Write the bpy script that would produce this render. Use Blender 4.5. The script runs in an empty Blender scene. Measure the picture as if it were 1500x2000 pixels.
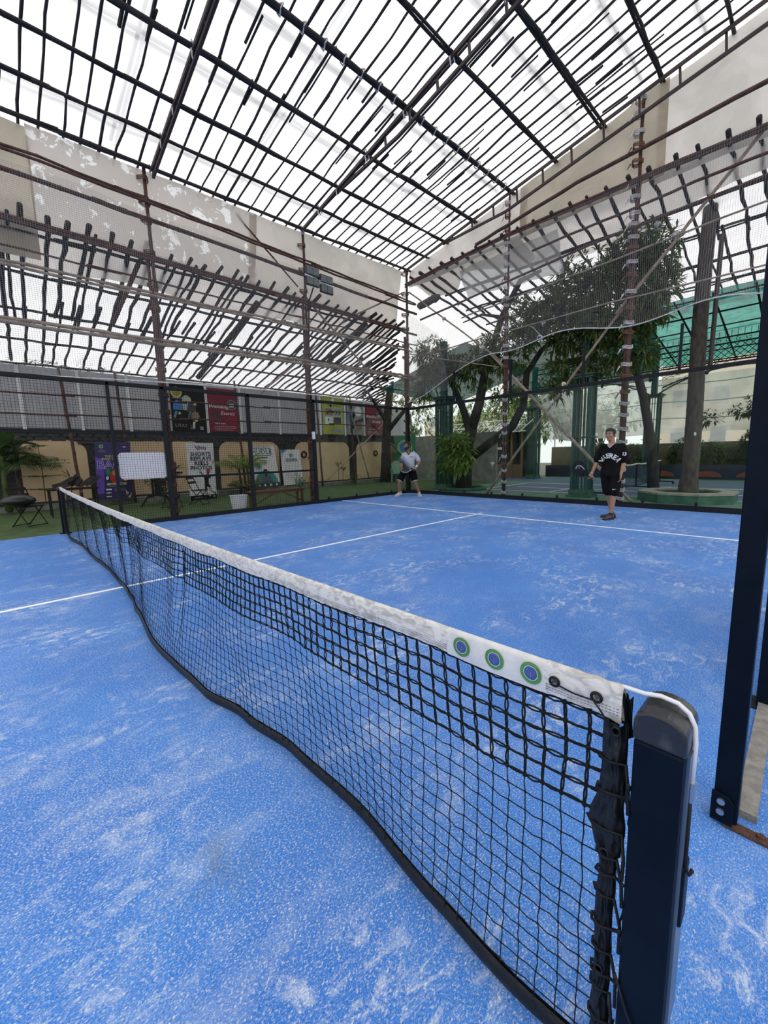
import bpy, bmesh, math, random
import numpy as np
from mathutils import Vector, Matrix, noise
from mathutils.bvhtree import BVHTree
random.seed(7)
S = bpy.context.scene
COL = S.collection
PI = math.pi
# ---------------------------------------------------------------- camera
CAM = np.array([5.1334, -0.8020, 1.3667])
YAW, PITCH, ROLL, FPX = -0.81513, -0.13849, -0.02561, 785.71
_f = np.array([math.sin(YAW) * math.cos(PITCH), math.cos(YAW) * math.cos(PITCH), math.sin(PITCH)])
_r0 = np.array([math.cos(YAW), -math.sin(YAW), 0.0]); _u0 = np.cross(_r0, _f)
_r = math.cos(ROLL) * _r0 + math.sin(ROLL) * _u0
_u = -math.sin(ROLL) * _r0 + math.cos(ROLL) * _u0
cd = bpy.data.cameras.new('camera'); cam = bpy.data.objects.new('camera', cd); COL.objects.link(cam)
cd.sensor_fit = 'VERTICAL'; cd.sensor_height = 24.0; cd.lens = FPX * 24.0 / 2000.0
cd.clip_start = 0.02; cd.clip_end = 400
cam.matrix_world = Matrix(((_r[0], _u[0], -_f[0], CAM[0]), (_r[1], _u[1], -_f[1], CAM[1]), (_r[2], _u[2], -_f[2], CAM[2]), (0, 0, 0, 1)))
S.camera = cam
# ---------------------------------------------------------------- sky and exposure
S.view_settings.view_transform = 'Standard'; S.view_settings.look = 'None'
S.view_settings.gamma = 1.0; S.view_settings.use_curve_mapping = False
S.view_settings.exposure = 0.2
W = bpy.data.worlds.new('overcast'); S.world = W; W.use_nodes = True
wn = W.node_tree.nodes; wl = W.node_tree.links
bg = wn['Background']; tc = wn.new('ShaderNodeTexCoord'); sp = wn.new('ShaderNodeSeparateXYZ')
rp = wn.new('ShaderNodeValToRGB'); wl.new(tc.outputs['Generated'], sp.inputs[0]); wl.new(sp.outputs['Z'], rp.inputs['Fac'])
rp.color_ramp.elements[0].position = 0.0; rp.color_ramp.elements[0].color = (0.80, 0.80, 0.79, 1)
rp.color_ramp.elements[1].position = 0.7; rp.color_ramp.elements[1].color = (1.0, 1.0, 1.0, 1)
wl.new(rp.outputs['Color'], bg.inputs['Color']); bg.inputs['Strength'].default_value = 1.15
sl = bpy.data.lights.new('sun', 'SUN'); sl.energy = 1.0; sl.angle = math.radians(12); sl.color = (1.0, 0.98, 0.94)
so = bpy.data.objects.new('sun', sl); COL.objects.link(so); so.location = (0, 0, 30); so.rotation_euler = (math.radians(22), math.radians(14), 0)

def at(u, v, ax, val):
    """point of the photograph's ray through (u, v) on the plane  axis = val"""
    d = _f + (u - 750) / FPX * _r - (v - 1000) / FPX * _u
    i = 'xyz'.index(ax); t = (val - CAM[i]) / d[i]
    return Vector(CAM + t * d)

# ---------------------------------------------------------------- helpers
class MB:
    def __init__(s): s.v = []; s.f = []
    def add(s, vs, fs):
        b = len(s.v); s.v += [tuple(x) for x in vs]; s.f += [tuple(b + i for i in q) for q in fs]; return s
    def box(s, a, b):
        x0, y0, z0 = a; x1, y1, z1 = b
        return s.add([(x0, y0, z0), (x1, y0, z0), (x1, y1, z0), (x0, y1, z0), (x0, y0, z1), (x1, y0, z1), (x1, y1, z1), (x0, y1, z1)],
                     [(3, 2, 1, 0), (4, 5, 6, 7), (0, 1, 5, 4), (1, 2, 6, 5), (2, 3, 7, 6), (3, 0, 4, 7)])
    def tube(s, P, r, n=6, cap=True, sx=1.0, up=None):
        P = [Vector(p) for p in P]; m = len(P)
        R = r if isinstance(r, (list, tuple)) else [r] * m
        vs = []; prev = None
        for i in range(m):
            d = (P[min(i + 1, m - 1)] - P[max(i - 1, 0)])
            if d.length < 1e-9: d = Vector((0, 0, 1))
            d.normalize()
            if prev is None:
                a = Vector(up) if up else (Vector((0, 0, 1)) if abs(d.z) < .9 else Vector((1, 0, 0)))
                e1 = d.cross(a); e1.normalize()
            else:
                e1 = prev - d * prev.dot(d)
                if e1.length < 1e-6: e1 = d.orthogonal()
                e1.normalize()
            prev = e1; e2 = d.cross(e1)
            for k in range(n):
                t = 2 * PI * k / n
                vs.append(P[i] + e1 * (math.cos(t) * R[i] * sx) + e2 * (math.sin(t) * R[i]))
        fs = [(i * n + k, i * n + (k + 1) % n, (i + 1) * n + (k + 1) % n, (i + 1) * n + k) for i in range(m - 1) for k in range(n)]
        if cap: fs += [tuple(range(n - 1, -1, -1)), tuple((m - 1) * n + k for k in range(n))]
        return s.add(vs, fs)
    def bar(s, p, q, w, h, up=(0, 0, 1)):
        p = Vector(p); q = Vector(q); d = (q - p).normalized(); e = d.cross(Vector(up))
        if e.length < 1e-5: e = d.cross(Vector((1, 0, 0)))
        e.normalize(); g = e.cross(d)
        vs = [c + e * (a * w / 2) + g * (b * h / 2) for c in (p, q) for a, b in ((-1, -1), (1, -1), (1, 1), (-1, 1))]
        return s.add(vs, [(3, 2, 1, 0), (4, 5, 6, 7), (0, 1, 5, 4), (1, 2, 6, 5), (2, 3, 7, 6), (3, 0, 4, 7)])
    def blob(s, c, r, nu=8, nv=5, jit=0):
        c = Vector(c); R = r if isinstance(r, (list, tuple)) else (r, r, r); vs = [c + Vector((0, 0, R[2]))]
        for j in range(1, nv):
            a = PI * j / nv
            for k in range(nu):
                t = 2 * PI * k / nu; q = 1 + random.uniform(-jit, jit)
                vs.append(c + Vector((R[0] * math.sin(a) * math.cos(t) * q, R[1] * math.sin(a) * math.sin(t) * q, R[2] * math.cos(a) * q)))
        vs.append(c - Vector((0, 0, R[2]))); L = len(vs) - 1
        fs = [(0, 1 + k, 1 + (k + 1) % nu) for k in range(nu)]
        fs += [(1 + j * nu + k, 1 + (j + 1) * nu + k, 1 + (j + 1) * nu + (k + 1) % nu, 1 + j * nu + (k + 1) % nu) for j in range(nv - 2) for k in range(nu)]
        fs += [(L, 1 + (nv - 2) * nu + (k + 1) % nu, 1 + (nv - 2) * nu + k) for k in range(nu)]
        return s.add(vs, fs)
    def grid(s, fn, nu, nv, closeu=False):
        vs = [fn(i / nu, j / nv) for j in range(nv + 1) for i in range(nu + (0 if closeu else 1))]
        w = nu if closeu else nu + 1
        fs = [(j * w + i, j * w + (i + 1) % w, (j + 1) * w + (i + 1) % w, (j + 1) * w + i) for j in range(nv) for i in range(nu)]
        return s.add(vs, fs)
    def poly(s, P): return s.add(P, [tuple(range(len(P)))])
    def prism(s, P, n):
        n = Vector(n); k = len(P); vs = [Vector(p) for p in P] + [Vector(p) + n for p in P]
        fs = [tuple(range(k - 1, -1, -1)), tuple(range(k, 2 * k))] + [(i, (i + 1) % k, k + (i + 1) % k, k + i) for i in range(k)]
        return s.add(vs, fs)
    def build(s, name, mat=None, parent=None, smooth=False, bevel=0, **kw):
        me = bpy.data.meshes.new(name); me.from_pydata(s.v, [], s.f); me.update()
        if mat is not None: me.materials.append(mat)
        if smooth: me.polygons.foreach_set('use_smooth', [True] * len(me.polygons))
        o = bpy.data.objects.new(name, me); COL.objects.link(o)
        if parent is not None: o.parent = parent
        if bevel:
            m = o.modifiers.new('bevel', 'BEVEL'); m.width = bevel; m.segments = 2; m.limit_method = 'ANGLE'
        return tag(o, **kw)

def tag(o, label=None, cat=None, group=None, kind=None):
    if label: o['label'] = label
    if cat: o['category'] = cat
    if group: o['group'] = group
    if kind: o['kind'] = kind
    return o
def empty(name, loc, label=None, cat=None, group=None, rz=0, kind=None):
    o = bpy.data.objects.new(name, None); COL.objects.link(o); o.location = loc; o.rotation_euler = (0, 0, rz); o.empty_display_size = .1
    o['w'] = 1; del o['w']
    return tag(o, label, cat, group, kind)
def thing(name, label, cat, group=None, kind=None):
    """an Empty at the origin of the world for things whose parts are built in world coordinates; rebase() moves it to their base"""
    return empty(name, (0, 0, 0), label, cat, group, 0, kind)
def rebase(o):
    ch = [c for c in o.children]
    lo = None; P = []
    for c in ch:
        if c.type == 'MESH' and len(c.data.vertices):
            n = len(c.data.vertices); a = np.empty(n * 3); c.data.vertices.foreach_get('co', a); a = a.reshape(-1, 3) + np.array(c.location)
            P.append(a.min(0)); P.append(a.max(0))
    if not P: return o
    P = np.array(P); a = P.min(0); b = P.max(0); p = Vector(((a[0] + b[0]) / 2, (a[1] + b[1]) / 2, a[2]))
    o.location = p
    for c in ch: c.location = Vector(c.location) - p
    return o
def copy_tree(o, parent=None):
    c = o.copy(); COL.objects.link(c)
    if parent is not None: c.parent = parent
    for ch in list(o.children): copy_tree(ch, c)
    return c

def new_mat(name):
    m = bpy.data.materials.new(name); m.use_nodes = True; nt = m.node_tree; return m, nt, nt.nodes, nt.links, nt.nodes['Principled BSDF']
def lerp(a, b, t): return tuple(a[i] + (b[i] - a[i]) * t for i in range(3))
def srgb(r, g, b):
    f = lambda c: (c / 255 / 12.92) if c / 255 <= .04045 else ((c / 255 + .055) / 1.055) ** 2.4
    return (f(r), f(g), f(b))
MATS = {}
def mk(name, col, rough=.6, metal=0.0, col2=None, scale=8, detail=4, bump=0, bscale=None, stretch=None, spec=None, transl=0, transp=0, lo=.35, hi=.65):
    if name in MATS: return MATS[name]
    m, nt, N, L, B = new_mat(name); MATS[name] = m
    B.inputs['Base Color'].default_value = (*col, 1); B.inputs['Roughness'].default_value = rough; B.inputs['Metallic'].default_value = metal
    if spec is not None: B.inputs['Specular IOR Level'].default_value = spec
    tc = N.new('ShaderNodeTexCoord'); mp = N.new('ShaderNodeMapping'); L.new(tc.outputs['Object'], mp.inputs[0])
    if stretch: mp.inputs['Scale'].default_value = stretch
    cs = None
    c2 = col2 if col2 is not None else lerp(col, (0, 0, 0), .22)
    nz = N.new('ShaderNodeTexNoise'); nz.inputs['Scale'].default_value = scale; nz.inputs['Detail'].default_value = detail; L.new(mp.outputs[0], nz.inputs['Vector'])
    r = N.new('ShaderNodeValToRGB'); L.new(nz.outputs['Fac'], r.inputs[0]); r.color_ramp.elements[0].position = lo; r.color_ramp.elements[1].position = hi
    r.color_ramp.elements[0].color = (*col, 1); r.color_ramp.elements[1].color = (*c2, 1); L.new(r.outputs[0], B.inputs['Base Color']); cs = r.outputs[0]
    if bump:
        nb = N.new('ShaderNodeTexNoise'); nb.inputs['Scale'].default_value = bscale or scale * 3; nb.inputs['Detail'].default_value = 3; L.new(mp.outputs[0], nb.inputs['Vector'])
        b = N.new('ShaderNodeBump'); b.inputs['Strength'].default_value = bump; b.inputs['Distance'].default_value = .01
        L.new(nb.outputs['Fac'], b.inputs['Height']); L.new(b.outputs[0], B.inputs['Normal'])
    out = N['Material Output']; sh = B.outputs[0]
    if transl:
        t = N.new('ShaderNodeBsdfTranslucent'); L.new(cs, t.inputs[0]); mx = N.new('ShaderNodeMixShader'); mx.inputs[0].default_value = transl
        L.new(sh, mx.inputs[1]); L.new(t.outputs[0], mx.inputs[2]); sh = mx.outputs[0]
    if transp:
        t = N.new('ShaderNodeBsdfTransparent'); mx = N.new('ShaderNodeMixShader'); mx.inputs[0].default_value = transp
        L.new(sh, mx.inputs[1]); L.new(t.outputs[0], mx.inputs[2]); sh = mx.outputs[0]
    L.new(sh, out.inputs[0])
    return m

M_BLACK = mk('black powder coated steel', (.010, .012, .016), .55, .0, (.016, .018, .022), 30, spec=.18)
M_NAVY = mk('dark navy painted steel', (.003, .006, .013), .42, 0, (.004, .008, .017), 14, spec=.09)
M_BAM = mk('reddish brown painted bamboo', (.12, .055, .045), .8, 0, (.055, .03, .027), 9, bump=.5, bscale=60)
M_BAMT = mk('weathered tan bamboo', (.42, .33, .26), .75, 0, (.24, .18, .14), 7, bump=.4, bscale=60)
M_STICK = mk('dark casuarina stick', (.042, .035, .036), .85, 0, (.02, .018, .02), 12, bump=.6, bscale=50)
M_ANGLE = mk('brown painted steel angle', (.06, .035, .035), .6, 0, (.035, .025, .025), 10)
M_RAG = mk('white plastic tie', (.78, .75, .77), .7, 0, (.5, .48, .5), 20, bump=.6)
M_ROPE = mk('coir rope', (.25, .13, .07), .9, 0, (.16, .08, .05), 60, bump=.5)
M_NET = mk('black net cord', (.008, .010, .011), .8, 0, (.014, .016, .017), 120, bump=.4, bscale=900, spec=.15)
M_VINYL = mk('black vinyl', (.008, .009, .010), .4, 0, (.013, .013, .015), 18, bump=.35, bscale=50, spec=.3)
M_BIRD = mk('grey nylon netting', (.42, .4, .39), .8, 0, (.4, .38, .38), 5)
M_FENCE = mk('dark welded wire', (.012, .013, .014), .6, spec=.2)
M_WHITE = mk('white print', (.72, .72, .73), .55, 0, (.66, .66, .68), 3)
M_WHITEP = mk('white plastic', (.74, .75, .78), .4, 0, (.68, .69, .73), 3)
M_LINE = mk('white court line', (.95, .95, .93), .8, 0, (.75, .8, .85), 26, detail=6, lo=.5, hi=.8)
M_PBLK = mk('black print', (.009, .009, .010), .55, spec=.25)
M_CONC = mk('concrete', (.3, .3, .28), .9, 0, (.2, .2, .18), 3, 8, bump=.4)
M_KERB = mk('kerb concrete', (.22, .23, .2), .9, 0, (.12, .14, .11), 4, 8, bump=.4)
M_GREEN = mk('green painted column', (.018, .085, .065), .45, 0, (.012, .055, .045), 6)
M_GREENR = mk('green painted concrete', (.06, .16, .11), .8, 0, (.035, .09, .06), 5, 6, bump=.5)
M_BARK = mk('grey brown bark', (.1, .08, .066), .9, 0, (.045, .037, .032), 14, 8, bump=1., bscale=30, stretch=(1, 1, .35))
M_BARKD = mk('dark bark', (.05, .042, .038), .9, 0, (.025, .022, .02), 14, 8, bump=1., bscale=30, stretch=(1, 1, .35))
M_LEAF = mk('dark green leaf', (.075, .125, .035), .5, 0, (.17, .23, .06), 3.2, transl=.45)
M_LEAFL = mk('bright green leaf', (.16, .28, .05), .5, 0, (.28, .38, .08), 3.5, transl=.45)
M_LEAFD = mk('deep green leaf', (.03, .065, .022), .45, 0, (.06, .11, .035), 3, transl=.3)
M_LEAFR = mk('red brown leaf', (.06, .02, .02), .5, 0, (.04, .05, .02), 3, transl=.2)
M_WOOD = mk('brown bench wood', (.17, .07, .032), .6, 0, (.1, .045, .022), 12, stretch=(1, 6, 6), bump=.2)
M_STEEL = mk('bright steel', (.5, .5, .52), .3, .9)
M_RUST = mk('rusty steel', (.12, .045, .025), .85, 0, (.05, .03, .022), 60, bump=.6)
# ================================================================ special materials
def mat_turf():
    m, nt, N, L, B = new_mat('blue sanded artificial turf')
    tc = N.new('ShaderNodeTexCoord'); g = N.new('ShaderNodeNewGeometry')
    def noise_(scale, detail, stretch=(1, 1, 1), dist=0, rough=.5, rot=0):
        mp = N.new('ShaderNodeMapping'); mp.inputs['Scale'].default_value = stretch; mp.inputs['Rotation'].default_value = (0, 0, rot); L.new(g.outputs['Position'], mp.inputs[0])
        n = N.new('ShaderNodeTexNoise'); n.inputs['Scale'].default_value = scale; n.inputs['Detail'].default_value = detail
        n.inputs['Distortion'].default_value = dist; n.inputs['Roughness'].default_value = rough; L.new(mp.outputs[0], n.inputs['Vector']); return n.outputs['Fac']
    def ramp(src, a, b, ca=(0, 0, 0), cb=(1, 1, 1)):
        r = N.new('ShaderNodeValToRGB'); r.color_ramp.elements[0].position = a; r.color_ramp.elements[1].position = b
        r.color_ramp.elements[0].color = (*ca, 1); r.color_ramp.elements[1].color = (*cb, 1); L.new(src, r.inputs[0]); return r.outputs[0]
    def mul(a, b, op='MULTIPLY'):
        x = N.new('ShaderNodeMath'); x.operation = op
        for i, q in enumerate((a, b)):
            if isinstance(q, (int, float)): x.inputs[i].default_value = q
            else: L.new(q, x.inputs[i])
        return x.outputs[0]
    base = ramp(noise_(1.1, 4), .3, .72, (.028, .175, .60), (.042, .23, .69))
    patch = ramp(noise_(.42, 5, rough=.62), .36, .72)                       # broad sandy areas
    streak = ramp(noise_(3.2, 10, (1, .6, 1), .35, .74, .6), .50, .74)         # brushed wisps of sand
    grain = ramp(noise_(190, 3, (1, .6, 1), .5, .65, .5), .51, .70)             # fibres that catch the light
    grain2 = ramp(noise_(420, 1, (1, .7, 1)), .48, .72)
    wisp = ramp(noise_(15, 8, (1, .5, 1), .9, .78, .55), .50, .66)
    wp = ramp(noise_(1.25, 5, (1, .8, 1), .4, .6, .3), .46, .66)
    sand = mul(mul(mul(streak, patch), .42), mul(mul(wisp, wp), .9), 'ADD')
    gr = mul(mul(grain, mul(mul(patch, .6), .42, 'ADD')), 1.0)
    tot = mul(mul(sand, gr, 'ADD'), mul(grain2, .16), 'ADD')
    cl = N.new('ShaderNodeClamp'); L.new(tot, cl.inputs[0])
    mx = N.new('ShaderNodeMix'); mx.data_type = 'RGBA'; L.new(cl.outputs[0], mx.inputs[0]); L.new(base, mx.inputs[6]); mx.inputs[7].default_value = (.76, .81, .86, 1)
    # a trodden grey smudge near the entrance
    vd = N.new('ShaderNodeVectorMath'); vd.operation = 'DISTANCE'; L.new(g.outputs['Position'], vd.inputs[0]); vd.inputs[1].default_value = (3.86, -.42, 0)
    sm = mul(ramp(vd.outputs['Value'], .03, .17, (1, 1, 1), (0, 0, 0)), ramp(noise_(9, 4), .4, .62))
    sm = mul(sm, .5)
    m2 = N.new('ShaderNodeMix'); m2.data_type = 'RGBA'; L.new(sm, m2.inputs[0]); L.new(mx.outputs[2], m2.inputs[6]); m2.inputs[7].default_value = (.14, .19, .27, 1)
    # dark gaps between the fibres
    gap = ramp(noise_(260, 2, (1, .5, 1), .4, .6, .5), .30, .48, (.45, .52, .66), (1, 1, 1))
    m3 = N.new('ShaderNodeMix'); m3.data_type = 'RGBA'; m3.blend_type = 'MULTIPLY'; m3.inputs[0].default_value = 1; L.new(m2.outputs[2], m3.inputs[6]); L.new(gap, m3.inputs[7])
    L.new(m3.outputs[2], B.inputs['Base Color']); B.inputs['Roughness'].default_value = .85; B.inputs['Specular IOR Level'].default_value = .2
    bp = N.new('ShaderNodeBump'); bp.inputs['Strength'].default_value = .5; bp.inputs['Distance'].default_value = .004; L.new(grain, bp.inputs['Height']); L.new(bp.outputs[0], B.inputs['Normal'])
    return m
def mat_film(name, col, col2, tl, tp, scale=1.2, lo=.4, hi=.6):
    """thin translucent plastic sheet"""
    m, nt, N, L, B = new_mat(name); N.remove(B)
    g = N.new('ShaderNodeNewGeometry'); n = N.new('ShaderNodeTexNoise'); n.inputs['Scale'].default_value = scale; n.inputs['Detail'].default_value = 7; n.inputs['Roughness'].default_value = .6; n.inputs['Distortion'].default_value = .8
    L.new(g.outputs['Position'], n.inputs['Vector']); r = N.new('ShaderNodeValToRGB'); L.new(n.outputs['Fac'], r.inputs[0])
    r.color_ramp.elements[0].position = lo; r.color_ramp.elements[1].position = hi; r.color_ramp.elements[0].color = (*col, 1); r.color_ramp.elements[1].color = (*col2, 1)
    d = N.new('ShaderNodeBsdfDiffuse'); t = N.new('ShaderNodeBsdfTranslucent'); p = N.new('ShaderNodeBsdfTransparent'); L.new(r.outputs[0], d.inputs[0]); L.new(r.outputs[0], t.inputs[0])
    n2 = N.new('ShaderNodeTexNoise'); n2.inputs['Scale'].default_value = 2.2; n2.inputs['Detail'].default_value = 5; L.new(g.outputs['Position'], n2.inputs['Vector'])
    bp = N.new('ShaderNodeBump'); bp.inputs['Strength'].default_value = .6; bp.inputs['Distance'].default_value = .05; L.new(n2.outputs['Fac'], bp.inputs['Height']); L.new(bp.outputs[0], t.inputs['Normal']); L.new(bp.outputs[0], d.inputs['Normal'])
    a = N.new('ShaderNodeMixShader'); a.inputs[0].default_value = tl; L.new(d.outputs[0], a.inputs[1]); L.new(t.outputs[0], a.inputs[2])
    b = N.new('ShaderNodeMixShader'); b.inputs[0].default_value = tp; L.new(a.outputs[0], b.inputs[1]); L.new(p.outputs[0], b.inputs[2]); L.new(b.outputs[0], N['Material Output'].inputs[0])
    return m
def mat_glass():
    m, nt, N, L, B = new_mat('toughened glass'); N.remove(B)
    p = N.new('ShaderNodeBsdfTransparent'); p.inputs[0].default_value = (.92, .96, .945, 1)
    gl = N.new('ShaderNodeBsdfGlossy'); gl.inputs['Roughness'].default_value = .02
    fr = N.new('ShaderNodeFresnel'); fr.inputs[0].default_value = 1.18
    a = N.new('ShaderNodeMixShader'); L.new(fr.outputs[0], a.inputs[0]); L.new(p.outputs[0], a.inputs[1]); L.new(gl.outputs[0], a.inputs[2]); L.new(a.outputs[0], N['Material Output'].inputs[0])
    return m
M_TURF = mat_turf(); M_GLASS = mat_glass()
M_ROOF = mat_film('milky roof film', (.95, .95, .96), (.78, .78, .81), .82, .2, .6, .48, .74)
M_LEANF = mat_film('white lean-to sheet', (.86, .86, .88), (.74, .74, .76), .85, .1, 1.3)
M_TARP = mat_film('beige woven tarp', (.68, .62, .57), (.56, .53, .48), .62, .04, .7)
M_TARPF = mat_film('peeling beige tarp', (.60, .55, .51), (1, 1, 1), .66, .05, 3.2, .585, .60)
M_TARPY = mat_film('yellowish tarp', (.56, .49, .4), (.46, .41, .33), .62, .03, 1.5)
M_TARPB = mat_film('pale pinkish tarp', (.84, .79, .75), (.68, .64, .6), .66, .05, .9)
M_CLEAR = mat_film('cloudy plastic sheet', (.72, .73, .72), (.5, .52, .52), .7, .3, 1.2)
M_CURT = mat_film('weathered white curtain', (.98, .96, .9), (.45, .48, .43), .8, .3, .45, .40, .66)
M_TEAL = mat_film('teal shade sheet', (.03, .36, .27), (.01, .2, .16), .65, .12, 3)
M_DGRN = mat_film('dark green shade net', (.01, .09, .065), (.006, .05, .04), .5, .1, 3)
M_GRASS = mk('green artificial grass', (.075, .125, .035), .9, 0, (.04, .08, .025), 3, 8, bump=.6, bscale=300)
M_CGREEN = mk('green acrylic paving', (.12, .23, .15), .8, 0, (.09, .17, .12), 2, 6)
M_CBLUE = mk('grey blue acrylic court', (.10, .14, .24), .7, 0, (.08, .115, .2), 2, 6)
M_YWALL = mk('cream painted plaster', (.66, .49, .30), .85, 0, (.55, .40, .24), 1.2, 6, bump=.15)
M_SLATE = mk('black slate', (.018, .019, .021), .6, 0, (.045, .045, .048), 9, 6, bump=.8, bscale=30)
M_SHEET = mk('grey corrugated sheet', (.42, .42, .44), .55, 0, (.36, .36, .38), 1.5, 5)
M_FIELD = mk('dull brown earth', (.13, .12, .09), .95, 0, (.08, .08, .06), 2)

# ================================================================ the setting
def struct(name, mb, m, **kw): return mb.build(name, m, kind='structure', **kw)
G0 = -.04
mb = MB(); mb.box((-5.02, -10, -.06), (5.02, 10.02, 0)); struct('floor', mb, M_TURF, label='blue sanded artificial turf of the padel court')
mb = MB(); mb.box((5.02, -10, -.06), (8.5, 10.02, 0)); struct('floor', mb, M_TURF, label='blue turf strip outside the court entrance at right')
mb = MB(); mb.box((-11.5, -10, -.3), (-5.02, 10.02, -.015)); mb.box((-11.5, 10.02, -.3), (-5.02, 16.5, -.016)); struct('floor', mb, M_GRASS, label='green artificial grass beside the court')
mb = MB(); mb.box((-5.02, 10.02, -.3), (16, 24, -.015)); mb.box((-12, 16.5, -.3), (-5.02, 24, -.017)); struct('floor', mb, M_CGREEN, label='green acrylic paving behind the court')
mb = MB(); mb.box((-40, -20, -.5), (40, 60, -.31)); struct('floor', mb, M_FIELD, label='ground under the whole site')
mb = MB(); mb.box((-3.6, 12.75, -.014), (15, 16.5, -.008)); struct('floor', mb, M_CBLUE, label='near half of the grey blue pickleball court')
# court lines
def line(n, a, b, w=.05, z=.004, m=M_LINE, lab=None):
    mb = MB(); a = Vector((*a, z)); b = Vector((*b, z)); mb.bar(a - Vector((0, 0, .002)), b - Vector((0, 0, .002)), w, .004); return struct('trim_%d' % n, mb, m, label=lab)
line(1, (-5, 6.95), (5, 6.95), lab='white service line across the blue court')
line(2, (0, .0), (0, 7.15), lab='white centre line beyond the net')
line(3, (0, -6.95), (0, .0), lab='white centre line on the near side of the net')
line(4, (-5, -6.95), (5, -6.95), lab='white service line behind the camera')
for i, (a, b) in enumerate((((-3.6, 12.75), (15, 12.75)), ((-3.6, 16.5), (15, 16.5)), ((-3.6, 12.75), (-3.6, 16.5)), ((-3.0, 14.4), (15, 14.4)), ((2.85, 14.4), (2.95, 16.5)), ((-1.0, 12.75), (-.95, 14.4)))):
    line(5 + i, a, b, .05, -.004, lab='white line on the pickleball court')
mb = MB(); mb.box((-8.5, 17.2, -.014), (15, 20.2, -.009)); struct('floor', mb, M_CBLUE, label='far grey blue pickleball court')
# ---- left boundary wall: cream panels in a frame of slate stones, sheet fence above
XW = -11.5
panels = [(-3.2, -.95), (-.35, 1.35), (2.3, 5.1), (5.75, 8.45), (9.3, 12.5), (13.0, 15.9)]
mb = MB(); mb.box((XW - .25, -6, -.1), (XW - .06, 17, 2.42)); wl_ = struct('wall_left', mb, M_SLATE, label='cream and black slate boundary wall on the left')
for (y0, y1) in panels:
    mb = MB(); z0, z1, R = .2, 2.14, .5; P = [(XW - .06, y0, z0)] + [(XW - .06, y1, z0)]
    for k in range(7): a = k / 6 * PI / 2; P.append((XW - .06, y1 - R + R * math.cos(a), z1 - R * .8 + R * .8 * math.sin(a)))
    for k in range(7): a = PI / 2 + k / 6 * PI / 2; P.append((XW - .06, y0 + R + R * math.cos(a), z1 - R * .8 + R * .8 * math.sin(a)))
    mb.prism(P[::-1], (.03, 0, 0)); mb.build('cream_panel', M_YWALL, wl_)
def in_panel(y, z):
    for y0, y1 in panels:
        if y0 - .03 < y < y1 + .03 and z < 2.13:
            R = .5
            if z > 2.14 - R * .8:
                for c in (y0 + R, y1 - R):
                    if (c == y0 + R and y < c) or (c == y1 - R and y > c):
                        if ((y - c) / R) ** 2 + ((z - (2.14 - R * .8)) / (R * .8)) ** 2 > 1.0: return False
            return True
    return False
slabs = 0; meshes = []
for k in range(6):
    mb = MB(); w, h, d = random.uniform(.15, .26), random.uniform(.045, .062), random.uniform(.04, .075)
    P = [(0, -w, -h), (0, w * random.uniform(.8, 1), -h), (0, w, h * .8), (0, -w * .9, h)]; mb.prism(P, (d, 0, 0)); me = mb.build('slate_slab', M_SLATE); meshes.append(me.data); bpy.data.objects.remove(me)
z = .1
while z < 2.42:
    y = -1.2 + random.uniform(0, .2)
    while y < 14:
        inside = in_panel(y, z) or in_panel(y + .2, z) or in_panel(y - .2, z)
        if not inside and slabs < 290:
            o = bpy.data.objects.new('slate_slab', random.choice(meshes)); COL.objects.link(o); o.parent = wl_; o.location = (XW - .06, y, z); slabs += 1
        y += .42
    z += .115
mb = MB(); mb.box((XW - .27, -6, 2.42), (XW + .03, 17, 2.5)); mb.build('coping', M_SLATE, wl_)
mb = MB(); mb.box((XW - .06, -6, -.1), (XW + .55, 17, .14)); kb = struct('trim_12', mb, M_KERB, label='low concrete kerb of the planting bed along the left wall')
yb = [-6, -3, -.12, 1.33, 2.71, 5.36, 6.74, 8.55, 10.75, 12.26, 13.55, 15.1, 17]
sf = thing('sheet_fence', 'grey corrugated metal sheet fence standing on top of the slate wall', 'fence')
for i in range(len(yb) - 1):
    mb = MB(); y0, y1 = yb[i], yb[i + 1]; n = max(6, int((y1 - y0) / .07))
    zt = 4.36 - max(0, (y0 - 11)) * .06
    P = [(XW + .0 + (.012 if j % 2 else 0), y0 + (y1 - y0) * j / n) for j in range(n + 1)]
    mb.add([(x, y, 2.5) for x, y in P] + [(x, y, zt) for x, y in P], [(j, j + 1, n + 2 + j, n + 1 + j) for j in range(n)]); mb.build('sheet', M_SHEET, sf)
    mb = MB(); mb.box((XW + .012, y1 - .045, 2.45), (XW + .06, y1 + .045, zt + .02)); mb.build('batten', M_WHITE, sf)
rebase(sf)
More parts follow.
